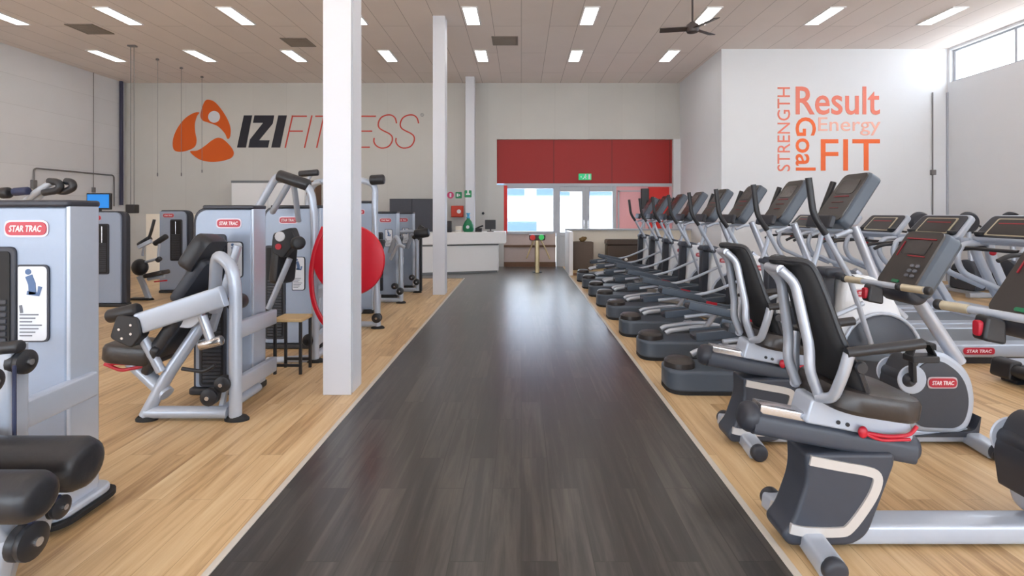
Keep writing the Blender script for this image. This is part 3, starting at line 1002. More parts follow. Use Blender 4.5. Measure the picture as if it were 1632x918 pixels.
MB().pad((-2.42, Y0 + .26, 1.00), (-2.27, Y0 + .28, 1.24), .28, .12, (-.75, 0, .6), .06).build('upper_back_pad', 'vinyl', r)
MB().bar([(-2.36, Y0 + .32, .55), (-2.16, Y0 + .32, 1.2)], .05, .05).build('back_post', 'silver', r)
m = MB()
m.prism(rpoly([(-2.52, .66), (-2.30, .64), (-2.22, .72), (-2.26, .78), (-2.50, .74)], .04, 5), Y0 - .01, Y0 + .04)
m.build('cam_plate', 'silver_tube', r, bevel=.006)
MB().tube([(-2.22, Y0 - .02, .73), (-2.16, Y0 - .02, .56), (-2.20, Y0 - .02, .53)], .03, round=.02).build('counterweight_arm', 'silver_tube', r)
MB().roll((-2.24, Y0 - .02, .525), (-2.08, Y0 - .02, .565), .035).build('counterweight', 'steel', r)
MB().roll((-2.07, Y0 + .08, .80), (-2.07, Y0 + .22, .80), .055).build('pivot_hub', 'black', r)
MB().tube([(-2.36, Y0 - .02, .365), (-2.20, Y0 - .03, .345), (-2.13, Y0 - .02, .39)], .014, 8, round=.05).build('adjuster_handle', 'black', r)
pulley(r, (-2.14, Y0 - .06, .185), .058, 'y', .05); pulley(r, (-2.065, Y0 - .03, .265), .055, 'y', .05)
MB().bar([(-2.12, Y0 + .03, .06), (-2.07, Y0 + .03, .27)], .03, .04, up=(0, 1, 0)).build('pulley_bracket', 'silver', r)

# --- third machine: seated row with overhead foam roller
r = thing('seated_press_machine', 'third weight machine, with a black overhead foam roll and a big red disc', 'weight machine', (-2.3, 5.3, 0), 'silver weight machines')
tower(r, -2.16, 5.5, h=1.53, w=.62, badge_at=(.29, 1.37), slot=(.04, .26, .1, 1.1), placard=(.33, .47, .62, .98))
Y0 = 5.0
A = lambda px, py, yy=Y0: W(px, py, yy)
m = MB()
m.tube([A(412, 330, Y0 + .15), A(440, 282, Y0 + .1), A(452, 279), A(484, 290), A(497, 308), A(501, 345), A(503, 575)], .036, 12, round=.12)
m.build('overhead_frame', 'silver', r)
m = MB()
m.tube([A(434, 338, Y0 + .3), A(462, 290)], .03)
m.tube([A(468, 292), A(476, 352, Y0 + .35)], .028)
m.build('overhead_brace', 'silver', r)
MB().roll(A(443, 279), A(493, 296), .058).build('foam_roll', 'vinyl', r)
MB().pad(A(443, 450, Y0 + .15), A(450, 372, Y0 + .15), .26, .10, (.9, -.3, .1), .05).build('chest_pad', 'vinyl', r)
MB().prism(rpoly([A(436, 372)[::2], A(466, 362)[::2], A(474, 384)[::2], A(452, 412)[::2], A(434, 402)[::2]], .03, 4), Y0 - .02, Y0 + .1).build('control_box', 'black', r, bevel=.01)
MB().lathe([(.03, -.01), (.03, 0)], A(444, 393, Y0 - .02), 'y', 14).build('red_knob', 'red_lever', r)
MB().lathe([(.045, -.008), (.05, 0)], A(446, 377, Y0 - .02), 'y', 16).build('dial', 'card', r)
MB().roll(A(476, 387, Y0 - .12), A(472, 388, Y0 + .1), .065).build('pivot_hub', 'black', r)
MB().tube([A(462, 412), A(428, 492)], .028).build('lever_arm', 'silver', r)
m = MB()
m.tube([A(426, 575), A(503, 571)], .036)
m.tube([(-2.0, Y0, .06), (-2.0, 5.6, .06)], .036)
m.build('floor_frame', 'silver', r)
m = MB()
for z0 in (.66, .2):
    m.bar([(-2.0, Y0, z0), (-2.1, 5.7, z0)], .05, .11)
m.build('tower_link', 'silver', r)
MB().roll(A(490, 543, Y0 - .04), A(497, 540, Y0 + .06), .06).build('pulley', 'black', r)
foot(r, -2.0, Y0, .085); foot(r, -2.42, Y0)
yd = 4.82
cxd, _, czd = W(556, 415, yd)
dk = MB().lathe([(.06, -.03), (.24, -.025), (.328, -.012), (.336, .012), (.1, .03)], (cxd, yd, czd), 'y', 48).build('cam_disc', 'red', r)
dk['label'] = 'big red disc'
MB().lathe([(.05, -.05), (.07, -.02), (.07, .05)], (cxd, yd, czd), 'y', 24).build('hub', 'black', dk)
m = MB()
m.sweep([Vector(W(px, py, yd)) for px, py in catmull([(516, 362), (502, 400), (496, 440), (500, 480), (512, 508), (524, 522)], 5, False)], rpoly([(-.022, -.014), (.022, -.014), (.022, .014), (-.022, .014)], .01, 2), up=(0, 1, 0))
m.build('cam_rim', 'red', r)
MB().bar([(cxd, yd + .04, czd), (-1.75, Y0, czd - .05), (-2.0, Y0, .9)], .05, .08).build('disc_arm', 'silver', r)
# step bench at the third machine
b = thing('step_stool', 'small black-legged stool with a pale wooden top in front of the third machine', 'stool', (-2.28, 4.7, 0))
y0 = 4.6
xa, xb = W(433, 0, y0)[0], W(481, 0, y0)[0]
MB().box(xa, xb, y0, y0 + .25, .47, .50).build('top', 'wood_top', b, bevel=.008)
for x in (xa + .02, xb - .02):
    for yy in (y0 + .02, y0 + .23):
        MB().bar([(x, yy, .47), (x, yy, 0)], .025, .025, up=(0, 1, 0)).build('leg', 'black', b)
for yy in (y0 + .02, y0 + .23):
    MB().bar([(xa + .02, yy, .08), (xb - .02, yy, .08)], .025, .025).build('stretcher', 'black', b)

# --- fourth machine: tall pulldown with red disc, half hidden by the column
r = thing('cam_press_machine', 'tallest weight machine, half hidden behind the nearest column, with black rolls on its overhead bar', 'weight machine', (-2.2, 6.7, 0), 'silver weight machines')
tower(r, -2.15, 7.4, h=1.62, badge_at=(.29, 1.46), slot=(.05, .25, .1, 1.2), placard=(.32, .45, .9, 1.2))
Y0 = 6.45
m = MB()
m.tube([(-2.72, Y0 + .1, .02), (-2.72, Y0 + .1, 1.55), (-2.62, Y0, 1.84), (-2.0, Y0, 1.86), (-1.83, Y0, 1.80), (-1.84, Y0, 1.55), (-1.80, Y0, .03)], .038, 12, round=.14)
m.build('overhead_frame', 'silver', r)
MB().roll((-1.88, Y0 - .06, 1.855), (-1.70, Y0 - .06, 1.865), .062).build('foam_roll', 'vinyl', r)
MB().roll((-2.76, Y0 - .06, 1.93), (-2.52, Y0 - .06, 1.95), .04).build('foam_roll', 'vinyl', r)
m = MB()
m.tube([(-2.66, Y0 - .04, 1.86), (-2.6, Y0 - .05, 1.94)], .02)
m.tube([(-2.72, Y0, 1.78), (-2.5, Y0 - .05, 1.83)], .02)
m.build('overhead_bracket', 'silver_tube', r)
m = MB()
m.bar([(-1.80, Y0, .64), (-2.1, 7.6, .64)], .05, .11)
m.bar([(-1.80, Y0, .2), (-2.1, 7.6, .2)], .05, .11)
m.build('tower_link', 'silver', r)
m = MB()
m.tube([(-2.72, Y0 + .1, .05), (-1.80, Y0, .05)], .036)
m.tube([(-2.3, Y0 + .05, .05), (-2.3, 7.5, .05)], .036)
m.build('floor_frame', 'silver', r)
MB().pad((-2.45, Y0 + .1, .5), (-2.15, Y0 + .1, .5), .32, .08, (0, 0, 1), .06).build('seat', 'vinyl', r)
MB().bar([(-2.3, Y0 + .1, .05), (-2.3, Y0 + .1, .5)], .06, .06, up=(0, 1, 0)).build('seat_post', 'silver', r)
pulley(r, (-1.80, Y0 - .04, .14), .06, 'y', .05)
foot(r, -1.80, Y0, .085); foot(r, -2.72, Y0 + .1)


def press(name, lab, xr, yf, dy, h=1.5, pads=True, arm=None):
    """a plain weight machine: tower, upright, seat, back pad, rollers, pulleys"""
    r = thing(name, lab, 'weight machine', (xr - .3, yf, 0), 'silver weight machines')
    tower(r, xr - .17, yf, h=h, badge_at=(.31, h - .15), slot=(.07, .27, .12, h - .35), placard=(.3, .43, h - .6, h - .3))
    y0 = yf - dy
    MB().tube([(xr + .03, y0, .02), (xr + .03, y0, .9), (xr - .06, y0 + .05, 1.1), (xr - .2, y0 + .2, .8)], .036, 10, round=.12).build('upright_arch', 'silver', r)
    m = MB()
    for z0 in (.62, .18):
        m.bar([(xr + .03, y0, z0), (xr - .11, yf + .2, z0)], .05, .11)
    m.build('tower_link', 'silver', r)
    m = MB()
    m.tube([(xr - .62, y0, .05), (xr + .03, y0, .05)], .036)
    m.tube([(xr - .6, y0, .05), (xr - .38, y0 + .05, .42)], .036)
    m.build('floor_frame', 'silver', r)
    MB().pad((xr - .75, y0 + .1, .42), (xr - .38, y0 + .1, .42), .3, .08, (0, 0, 1), .06).build('seat', 'vinyl', r)
    MB().pad((xr - .42, y0 + .14, .52), (xr - .28, y0 + .16, 1.0), .28, .08, (-1, 0, .3), .05).build('back_pad', 'vinyl', r)
    pulley(r, (xr + .03, y0 - .06, .2), .055, 'y', .05)
    pulley(r, (xr - .06, y0 - .05, .28), .05, 'y', .05)
    foot(r, xr + .03, y0, .08); foot(r, xr - .62, y0)
    return r, y0
r, y0 = press('row_machine', 'fifth weight machine from the front, just past the nearest column', -1.96, 8.75, .5, h=1.47)
MB().tube([(-2.1, y0, .7), (-1.95, y0 - .08, .95), (-1.85, y0 - .1, .9)], .025, round=.05).build('handle_bar', 'silver_tube', r)
r, y0 = press('lever_press_machine', 'farthest weight machine by the reception desk, with black rollers sticking out to the right', -1.92, 9.85, .5, h=1.46)
MB().tube([(-2.3, y0 - .05, 1.08), (-1.98, y0 - .1, 1.12), (-1.85, y0 - .1, 1.08)], .035, round=.05).build('lever_arm', 'silver', r)
MB().roll((-1.92, y0 - .1, 1.06), (-1.66, y0 - .12, 1.10), .085).build('roller_pad', 'vinyl', r)
MB().roll((-1.95, y0 + .05, .96), (-1.80, y0 + .05, 1.2), .07).build('roller_pad', 'vinyl', r)
MB().bar([(-1.84, y0 + .06, .02), (-1.84, y0 + .06, 1.0)], .05, .05, up=(0, 1, 0)).build('upright', 'black', r)

# --- two dark-edged towers standing further left
r = thing('abdominal_machine', 'grey weight tower with dark right edge, close behind the nearest machine', 'weight machine', (-6.3, 8.1, 0), 'grey weight machines with dark edges')
tower(r, -6.12, 7.93, h=1.49, w=.60, d=.13, edge=1, pillar=False, slot=(.17, .37, .5, 1.28), badge_at=(.14, 1.37), badge_w=.2)
r['label'] = 'grey dark-edged weight tower showing just right of the nearest machine'
m = MB()
m.tube([(-5.98, 8.25, 1.02), (-5.9, 8.2, 1.15), (-5.85, 8.2, 1.34)], .022, round=.06)
m.build('handle', 'black', r)
MB().bar([(-6.1, 8.2, .9), (-5.9, 8.2, 1.0)], .05, .06).build('handle_arm', 'silver', r)
r = thing('torso_machine', 'grey dark-edged weight tower with a small black padded seat left of it', 'weight machine', (-6.2, 9.3, 0), 'grey weight machines with dark edges')
tower(r, -6.0, 9.29, h=1.51, w=.54, d=.14, edge=1, pillar=False, slot=(.2, .42, .58, 1.33), badge_at=(.17, 1.40), badge_w=.19)
B = lambda px, py, yy=8.55: W(px, py, yy)
m = MB()
m.bar([B(222, 440), B(228, 452), B(238, 478)], .06, .08, round=.05)
m.tube([B(240, 478), B(250, 478, 9.3)], .035)
m.tube([B(236, 445), B(262, 440)], .03)
m.tube([B(232, 418), B(252, 412)], .022)
m.tube([B(227, 408), B(230, 385)], .018)
m.tube([B(252, 412), B(254, 382)], .018)
m.build('seat_frame', 'silver', r)
MB().roll(B(221, 391), B(240, 379), .045).build('arm_roller', 'vinyl', r)
MB().roll(B(246, 389), B(266, 376), .045).build('arm_roller', 'vinyl', r)
MB().pad(B(235, 443), B(266, 436), .24, .07, (0, 0, 1), .05).build('seat', 'vinyl_brown', r)
MB().ball(B(223, 426), (.13, .10, .14)).build('hub_cover', 'black', r)
MB().tube([B(246, 449), B(266, 447)], .012, 8).build('seat_lever', 'red_lever', r)
MB().roll(B(250, 416), B(256, 411), .04).build('knee_roller', 'vinyl', r)
foot(r, B(238, 478)[0], 8.55)
MB().box(B(210, 0)[0], B(240, 0)[0], 8.5, 8.6, 0, .04).build('floor_bar', 'black', r, bevel=.01)

# --- machine behind the nearest tower: only its handles show over the top
r = thing('shoulder_press_machine', 'machine hidden behind the nearest tower, only curved black handles showing above it', 'weight machine', (-4.7, 5.3, 0), 'silver weight machines')
tower(r, -4.98, 5.6, h=1.46, badge_at=(.32, 1.3), slot=(.05, .24, .12, 1.1))
S_ = lambda px, py, yy=5.0: W(px, py, yy)
m = MB()
m.tube([S_(30, 330, 5.3), S_(58, 306), S_(82, 291)], .03, round=.06)
m.tube([S_(45, 335, 5.2), S_(70, 306, 5.1), S_(92, 300, 5.1)], .026, round=.06)
m.tube([(-5.0, 5.2, .03), (-5.0, 5.2, 1.3), S_(45, 335, 5.2)], .036, round=.1)
m.tube([(-5.0, 5.2, .05), (-5.0, 5.7, .05)], .036)
m.build('press_arm', 'silver', r)
m = MB()
m.tube([S_(78, 289), S_(92, 290), S_(97, 297), S_(90, 304), S_(70, 307)], .034, round=.05)
m.build('grip', 'vinyl', r)
m = MB()
m.tube([S_(105, 289, 5.05), S_(115, 290, 5.05), S_(117, 299, 5.05), S_(104, 306, 5.05), S_(92, 304, 5.05)], .034, round=.05)
m.build('grip', 'vinyl', r)
MB().roll(S_(22, 306), S_(46, 304), .04).build('grip', 'cable', r)
MB().roll(S_(2, 308), S_(16, 307), .055).build('grip', 'vinyl', r)
MB().pad((-5.3, 5.1, .45), (-4.95, 5.1, .45), .34, .08, (0, 0, 1), .05).build('seat', 'vinyl', r)
MB().bar([(-5.1, 5.1, .0), (-5.1, 5.1, .46)], .06, .06, up=(0, 1, 0)).build('seat_post', 'silver', r)
# television on a stand by the left corner
r = thing('television', 'small flat screen with a blue picture on a stand at the far left', 'television', (-7.4, 9.1, 0))
x0, _, z1 = W(139, 308, 9.1); x1, _, z0 = W(177, 334, 9.1)
MB().box(x0, x1, 9.08, 9.13, z0, z1).build('screen_frame', 'black', r, bevel=.008)
MB().box(x0 + .02, x1 - .02, 9.074, 9.09, z0 + .03, z1 - .02).build('screen', 'tv_blue', r, smooth=False)
MB().tube([((x0 + x1) / 2, 9.12, 0.02), ((x0 + x1) / 2, 9.12, z0 + .05)], .025).build('stand_pole', 'black', r)
MB().lathe([(.25, 0), (.24, .02), (.05, .04)], ((x0 + x1) / 2, 9.12, 0), 'z').build('stand_base', 'black', r)
# low cream partition and white cupboard front behind the machines
o = MB().box(-8.9, -3.6, 12.2, 12.3, 0, 1.42).build('low_partition', 'cream', smooth=False)
tag(o, 'low cream partition board behind the machines on the left', 'partition')
o = thing('cupboard', 'tall white cupboard with a brown edge against the back wall, mostly hidden', 'cupboard', (-6.4, 13.6, 0))
MB().box(-7.58, -5.62, 13.45, YB, 0, 2.27).build('body', 'white', o, bevel=.01)
MB().box(-7.58, -5.62, 13.43, 13.45, 2.23, 2.29).build('top_rail', 'gap', o)
MB().box(-5.62, -5.36, 13.42, YB, 0, 2.29).build('side_panel', 'brown', o, bevel=.01)
for k in range(2):
    d = MB().box(-7.55 + k * .97, -6.62 + k * .97, 13.42, 13.45, .06, 2.22).build('cupboard_door', 'white', o, bevel=.006)
    MB().box(-6.68 + k * .16, -6.66 + k * .16, 13.39, 13.42, 1.0, 1.2).build('handle', 'steel', d)

# ------------------------------------------------------------------ reception
def slanted(x0, x1, ya, yb, depth, z0, z1):
    return MB().add([(x0, ya, z0), (x1, yb, z0), (x1, yb + depth, z0), (x0, ya + depth, z0), (x0, ya, z1), (x1, yb, z1), (x1, yb + depth, z1), (x0, ya + depth, z1)],
                    [(0, 1, 2, 3), (4, 5, 6, 7), (0, 1, 5, 4), (1, 2, 6, 5), (2, 3, 7, 6), (3, 0, 4, 7)])
r = thing('reception_desk', 'long white reception counter with a thick overhanging top', 'desk', (-1.5, 12.3, 0))
slanted(-2.45, -.57, 11.95, 12.50, .5, .0, .66).build('body', 'white', r, bevel=.01)
slanted(-2.45, -.56, 11.97, 12.53, .46, .66, .70).build('shadow_gap', 'gap', r)
slanted(-2.55, -.385, 11.85, 12.44, .68, .70, .985).build('counter_top', 'white', r, bevel=.012)
slanted(-2.44, -.58, 11.945, 12.495, .05, .0, .05).build('kick_strip', 'gap', r)
DZ = .985
r = thing('computer_monitor', 'small black computer monitor on the right end of the reception counter', 'monitor', (-.75, 12.6, DZ))
MB().box(-.89, -.63, 12.58, 12.61, DZ + .06, DZ + .29).build('screen', 'black', r, bevel=.006)
MB().box(-.77, -.74, 12.61, 12.63, DZ + .02, DZ + .16).build('stand', 'black', r)
MB().box(-.84, -.68, 12.56, 12.70, DZ, DZ + .015).build('base', 'black', r, bevel=.004)
r = thing('dispenser_bottle', 'green round-bellied bottle with a light blue pump cap on the reception counter', 'bottle', (-1.29, 12.5, DZ))
MB().lathe([(.11, 0), (.135, .06), (.13, .16), (.09, .25), (.045, .30), (.04, .33)], (-1.29, 12.5, DZ), 'z', 24).build('bottle_body', 'green', r)
MB().lathe([(.05, .33), (.05, .36), (.03, .37), (.03, .42), (.05, .43), (.045, .46)], (-1.29, 12.5, DZ), 'z', 20).build('pump_cap', 'cyan', r)
MB().lathe([(.04, -.004), (.04, 0)], (-1.29, 12.366, DZ + .12), 'y', 16).build('label_spot', 'card', r)
r = thing('desk_phone', 'black desk phone with a raised handset beside the green bottle', 'phone', (-1.05, 12.5, DZ))
MB().prism([(12.42, DZ), (12.62, DZ), (12.62, DZ + .09), (12.42, DZ + .03)], -1.12, -.96, 'x').build('phone_body', 'black', r, bevel=.008)
MB().bar([(-1.11, 12.46, DZ + .07), (-1.03, 12.52, DZ + .115), (-.93, 12.50, DZ + .15)], .04, .035, round=.04).build('handset', 'black', r)
r = thing('card_terminal', 'dark upright box on the counter, just right of the second column', 'terminal', (-1.74, 12.3, DZ))
MB().box(-1.78, -1.67, 12.25, 12.38, DZ, DZ + .27).build('case', 'black', r, bevel=.012)
MB().prism(rpoly([(-1.765, DZ + .12), (-1.685, DZ + .12), (-1.685, DZ + .25), (-1.765, DZ + .25)], .01), 12.243, 12.26).build('screen', 'screen_lit', r)
r = thing('paper_tray', 'small pale paper tray on the reception counter left of the green bottle', 'tray', (-1.52, 12.4, DZ))
MB().box(-1.60, -1.44, 12.36, 12.5, DZ, DZ + .02).box(-1.60, -1.44, 12.48, 12.5, DZ, DZ + .14).build('tray', 'cream', r, bevel=.005)
MB().box(-1.585, -1.455, 12.37, 12.47, DZ + .02, DZ + .035).build('paper_stack', 'card', r)
# dark boards behind the desk
r = thing('dark_cabinet', 'dark grey cabinet with two flat doors behind the left end of the reception desk', 'cabinet', (-2.75, 13.1, 0))
MB().box(-3.32, -2.18, 12.95, 13.3, 0, 1.80).build('body', 'dark_board', r, bevel=.006)
for k in range(2):
    MB().box(-3.31 + k * .565, -2.76 + k * .565, 12.93, 12.95, .06, 1.79).build('cabinet_door', 'dark_board', r, bevel=.004)
# signs and red cabinet on the back wall
def plate(px, py, yy, s, m, lab, shape):
    x, _, z = W(px, py, yy)
    o = thing('safety_sign', lab, 'sign', (x, yy, z), 'small safety signs behind the desk')
    if shape == 'round':
        MB().lathe([(s, -.01), (s, 0)], (x, yy, z), 'y', 24).build('plate', m, o)
    else:
        MB().prism(rpoly([(x - s, z - s), (x + s, z - s), (x + s, z + s), (x - s, z + s)], .02), yy - .01, yy).build('plate', m, o)
    mb = MB()
    if shape == 'round':
        mb.lathe([(s * .3, -.004), (s * .3, 0)], (x, yy - .01, z + s * .3), 'y', 14).ribbon([(x, z + s * .1), (x, z - s * .6)], s * .5, yy - .014, yy - .01)
    elif shape == 'square':
        mb.box(x - s * .6, x - s * .1, yy - .014, yy - .01, z - s * .5, z + s * .5).prism([(x + s * .1, z - s * .4), (x + s * .6, z), (x + s * .1, z + s * .4)], yy - .014, yy - .01)
    else:
        mb.box(x - s * .2, x + s * .2, yy - .014, yy - .01, z - s * .2, z + s).box(x - s * .6, x + s * .6, yy - .014, yy - .01, z - s * .3, z + s * .1)
    mb.build('pictogram', 'white', o, smooth=False)
plate(718, 311, YB, .09, 'sign_pink', 'small round pink sign on the back wall above the red wall cabinet', 'round')
plate(731, 311, YB, .085, 'sign_green', 'small dark green square sign right of the round pink sign', 'square')
plate(746, 309, 13.14, .09, 'sign_green', 'small green sign with a white symbol on the farthest column', 'cross')
x0, _, z1 = W(720, 328, YB); x1, _, z0 = W(739, 346, YB)
r = thing('hose_cabinet', 'orange-red square cabinet with a white dot on the wall behind the desk', 'cabinet', ((x0 + x1) / 2, YB, z0))
MB().box(x0, x1, YB - .14, YB, z0, z1).build('case', 'orange_red', r, bevel=.015)
MB().box(x0 + .02, x1 - .02, YB - .15, YB - .14, z0 + .02, z1 - .02).build('cabinet_door', 'orange_red', r, bevel=.004)
MB().lathe([(.055, -.006), (.055, 0)], ((x0 + x1) / 2 + .05, YB - .15, (z0 + z1) / 2), 'y', 20).build('round_label', 'white', r)
x, _, z = W(770, 340, YB)
r = thing('wall_sensor', 'tiny dark round sensor on the back wall above the monitor', 'sensor', (x, YB, z))
MB().lathe([(.02, -.04), (.035, -.03), (.035, 0)], (x, YB, z), 'y', 14).build('sensor_dome', 'black', r)

# turnstile
tx, ty = W(856, 0, 12.5)[0], 12.5
r = thing('turnstile', 'brass-coloured tripod turnstile with red and green lights in the entrance', 'turnstile', (tx, ty, 0))
MB().prism(rpoly([(tx - .055, ty - .12), (tx + .055, ty - .12), (tx + .055, ty + .12), (tx - .055, ty + .12)], .03), 0, .86, 'z').build('post', 'brass', r, bevel=.008)
MB().lathe([(.12, 0), (.12, .02), (.08, .03)], (tx, ty, 0), 'z').build('base_plate', 'black', r)
MB().prism(rpoly([(tx - .19, .78), (tx + .19, .78), (tx + .2, .92), (tx - .2, .92)], .04), ty - .15, ty + .15).build('head', 'dark_brown', r, bevel=.015)
h1 = MB().lathe([(.062, -.012), (.066, 0)], (tx - .11, ty - .15, .855), 'y', 20).build('signal_light', 'light_red', r); h1['label'] = 'red light'
h2 = MB().lathe([(.062, -.012), (.066, 0)], (tx + .10, ty - .15, .86), 'y', 20).build('signal_light', 'light_green', r); h2['label'] = 'green light'
MB().tube([(tx - .08, ty - .1, .8), (tx - .16, ty - .3, .62), (tx - .26, ty - .42, .38)], .017, round=.05).build('arm', 'brass', r)
MB().tube([(tx + .08, ty - .1, .8), (tx + .18, ty - .3, .62), (tx + .29, ty - .42, .36)], .017, round=.05).build('arm', 'brass', r)

# low display wall at the right of the entrance
r = thing('low_display_wall', 'low cream wall with a white end panel right of the entrance', 'partition', (1.15, 12, 0))
MB().box(1.10, 1.19, 11.85, 12.98, 0, 1.01).build('end_panel', 'white', r, bevel=.008)
MB().box(1.19, XC, 12.9, 12.98, 0, 1.01).build('back_board', 'cream', r, bevel=.004)
MB().box(1.10, XC, 12.82, 13.02, 1.01, 1.05).build('top_ledge', 'frame', r, bevel=.006)
r = thing('display_plinth', 'low pale plinth in front of the low cream wall', 'plinth', (2.1, 12.4, 0))
MB().box(1.20, 3.1, 11.9, 12.88, 0, .06).build('top', 'wood_top', r, bevel=.006)
MB().box(1.20, 3.1, 11.88, 11.9, 0, .055).build('front_strip', 'brown', r)
x0, _, z1 = W(912, 384, 12.55); x1, _, z0 = W(945, 431, 12.55)
r = thing('wicker_planter', 'brown wicker planter with dry twigs beside the white end panel', 'planter', ((x0 + x1) / 2, 12.6, .06))
cx = (x0 + x1) / 2; ww = (x1 - x0) / 2
MB().prism(rpoly([(cx - ww, 12.42), (cx + ww, 12.42), (cx + ww, 12.78), (cx - ww, 12.78)], .05), .06, z1 - .02, 'z').build('basket', 'wicker', r, bevel=.02)
for k in range(11):
    a = random.random() * 6.28; q = random.random() * .16
    bx, by = cx + q * math.cos(a), 12.6 + q * math.sin(a) * .8
    tip = (bx + random.uniform(-.05, .05), by + random.uniform(-.05, .05), z1 + random.uniform(.02, .10))
    MB().ball(tip, (.045, .03, .035), 8).tube([(bx, by, z1 - .08), tip], .006, 6).build('dry_twig', 'leaf', r)
x0, _, z1 = W(968, 382, 12.5); x1, _, z0 = W(1026, 420, 12.5)
r = thing('leather_chest', 'dark brown lidded chest with a small white mark by the low cream wall', 'chest', ((x0 + x1) / 2, 12.6, .06))
MB().box(x0, x1, 12.5, 12.88, .06, z1 - .13).build('body', 'dark_brown', r, bevel=.02)
MB().prism(rpoly([(x0 - .01, z1 - .12), (x1 + .01, z1 - .12), (x1 + .01, z1), (x0 - .01, z1)], [.01, .01, .05, .05]), 12.48, 12.89).build('lid', 'dark_brown', r, bevel=.01)
MB().ball(((x0 + x1) / 2 + .01, 12.49, z0 + .1), (.04, .02, .035), 12).build('white_clasp', 'white', r)

# ------------------------------------------------------------------ cross trainers
def cross_trainer(loc, label):
    r = thing('cross_trainer', label, 'cross trainer', loc, 'cross trainers along the walkway')
    X, Y = loc[0], loc[1]
    def p(x, y, z):
        return (X + x, Y + y, z)
    # rear housing
    q = rpoly([(X, Y - .19), (X + .70, Y - .20), (X + 1.0, Y - .12), (X + 1.0, Y + .12), (X + .70, Y + .20), (X, Y + .19)], [.15, .05, .1, .1, .05, .15], 7)
    MB().prism(q, .02, .185, 'z').build('rear_housing', 'slate', r, bevel=.022, seg=3)
    MB().prism([(a, b) for a, b in q], .0, .03, 'z').build('base_pad', 'rubber', r)
    MB().lathe([(.118, .13), (.125, .18), (.122, .225), (.10, .245), (.02, .25)], p(.13, 0, 0), 'z', 32, 1.0, 1.1).build('crank_cover', 'vinyl_brown', r)
    for s in (-1, 1):
        MB().tube([p(.26, s * .09, .25), p(.30, s * .09, .275), p(.60, s * .09, .315), p(.80, s * .09, .30), p(1.25, s * .09, .14)], .024, 10, round=.10).build('ramp_rail', 'silver_tube', r)
    # pedal arms, opposite phases
    for s, za, zb, x0 in ((-1, .50, .30, .42), (1, .33, .42, .30)):
        a = MB().bar([p(x0 + .45, s * .2, za - .05), p(1.0, s * .2, (za + zb) / 2 - .03), p(1.72, s * .2, zb)], .06, .075).build('pedal_arm', 'slate', r)
        t = Vector((.62, 0, (zb - za) * .62)); c0 = Vector(p(x0, s * .2, za + .02))
        u = Vector((-t.z, 0, t.x)).normalized()
        MB().pad(c0, c0 + t * .72, .17, .055, u, .05).build('foot_pedal', 'slate_deep', a)
        rim = MB()
        for e in (-1, 1):
            rim.bar([c0 + Vector((.01, e * .085, .04)), c0 + t * .72 + Vector((0, e * .085, .04))], .02, .07)
        rim.build('pedal_rim', 'slate', a)
        MB().tube([p(x0 + .3, s * .2, za - .03), p(x0 + .22, s * .13, .31)], .024, 10).build('roller_arm', 'silver_tube', a)
        tg = c0 + t * .86
        MB().bar([tg + Vector((0, -.034, .0)), tg + t * .2 + Vector((0, -.034, .0))], .006, .04).build('red_tag', 'badge', a)
    # front body
    q = rpoly([(X + 1.36, .10), (X + 2.02, .06), (X + 2.06, .20), (X + 1.86, .72), (X + 1.72, .93), (X + 1.44, .96), (X + 1.38, .5)], [.05, .06, .1, .2, .12, .05, .05], 6)
    MB().tube([p(.40, -.235, .44), p(1.0, -.235, .52), p(1.50, -.235, .74)], .018, 10, round=.2).build('link_rod', 'silver', r)
    MB().prism(q, Y - .115, Y + .115).build('front_body', 'white_shell', r, bevel=.03, seg=3)
    MB().box(X + 1.0, X + 1.55, Y - .06, Y + .06, .03, .13).build('spine_beam', 'silver_tube', r, bevel=.02)
    MB().bar([p(1.95, -.30, .045), p(1.95, .30, .045)], .10, .085).build('front_foot', 'silver_tube', r)
    for s in (-1, 1):
        d = MB().lathe([(.28, -.012), (.30, 0), (.30, .02)], p(1.72, s * .125, .325), 'y', 40).build('crank_disc', 'slate_dark', r) if s < 0 else \
            MB().lathe([(.30, -.02), (.30, 0), (.28, .012)], p(1.72, s * .125, .325), 'y', 40).build('crank_disc', 'slate_dark', r)
        m = MB()
        pts = [p(1.72 + .315 * math.cos(a), s * .13, .325 + .315 * math.sin(a)) for a in [math.radians(g) for g in range(0, 182, 13)]]
        m.tube(pts, .014, 8)
        m.build('disc_rim', 'silver', d)
    badge(r, X + 1.60, Y - .115, .80, .16, .055)
    # dark upright cover with cap
    MB().prism(rpoly([(X + 1.28, .30), (X + 1.38, .30), (X + 1.40, .93), (X + 1.30, .93)], .02), Y - .05, Y + .05).build('upright_cover', 'slate_deep', r, bevel=.015)
    MB().prism(rpoly([(X + 1.30, .92), (X + 1.54, .90), (X + 1.56, .97), (X + 1.44, 1.0), (X + 1.30, 1.0)], .03), Y - .09, Y + .09).build('upright_cap', 'slate_dark', r, bevel=.02)
    # mast and console
    MB().tube([p(1.82, 0, .75), p(1.58, 0, 1.34)], .036, 14).build('mast', 'silver_tube', r)
    MB().tube([p(1.58, 0, .97), p(2.0, 0, .58)], .03, 12).build('front_strut', 'silver_tube', r)
    a, b = Vector(p(1.34, 0, 1.37)), Vector(p(1.61, 0, 1.77))
    t = (b - a).normalized(); n = Vector((-t.z, 0, t.x))       # n points up and toward the user
    q = rpoly([(0, -.19), (.50, -.17), (.50, .17), (0, .19)], .06, 6)
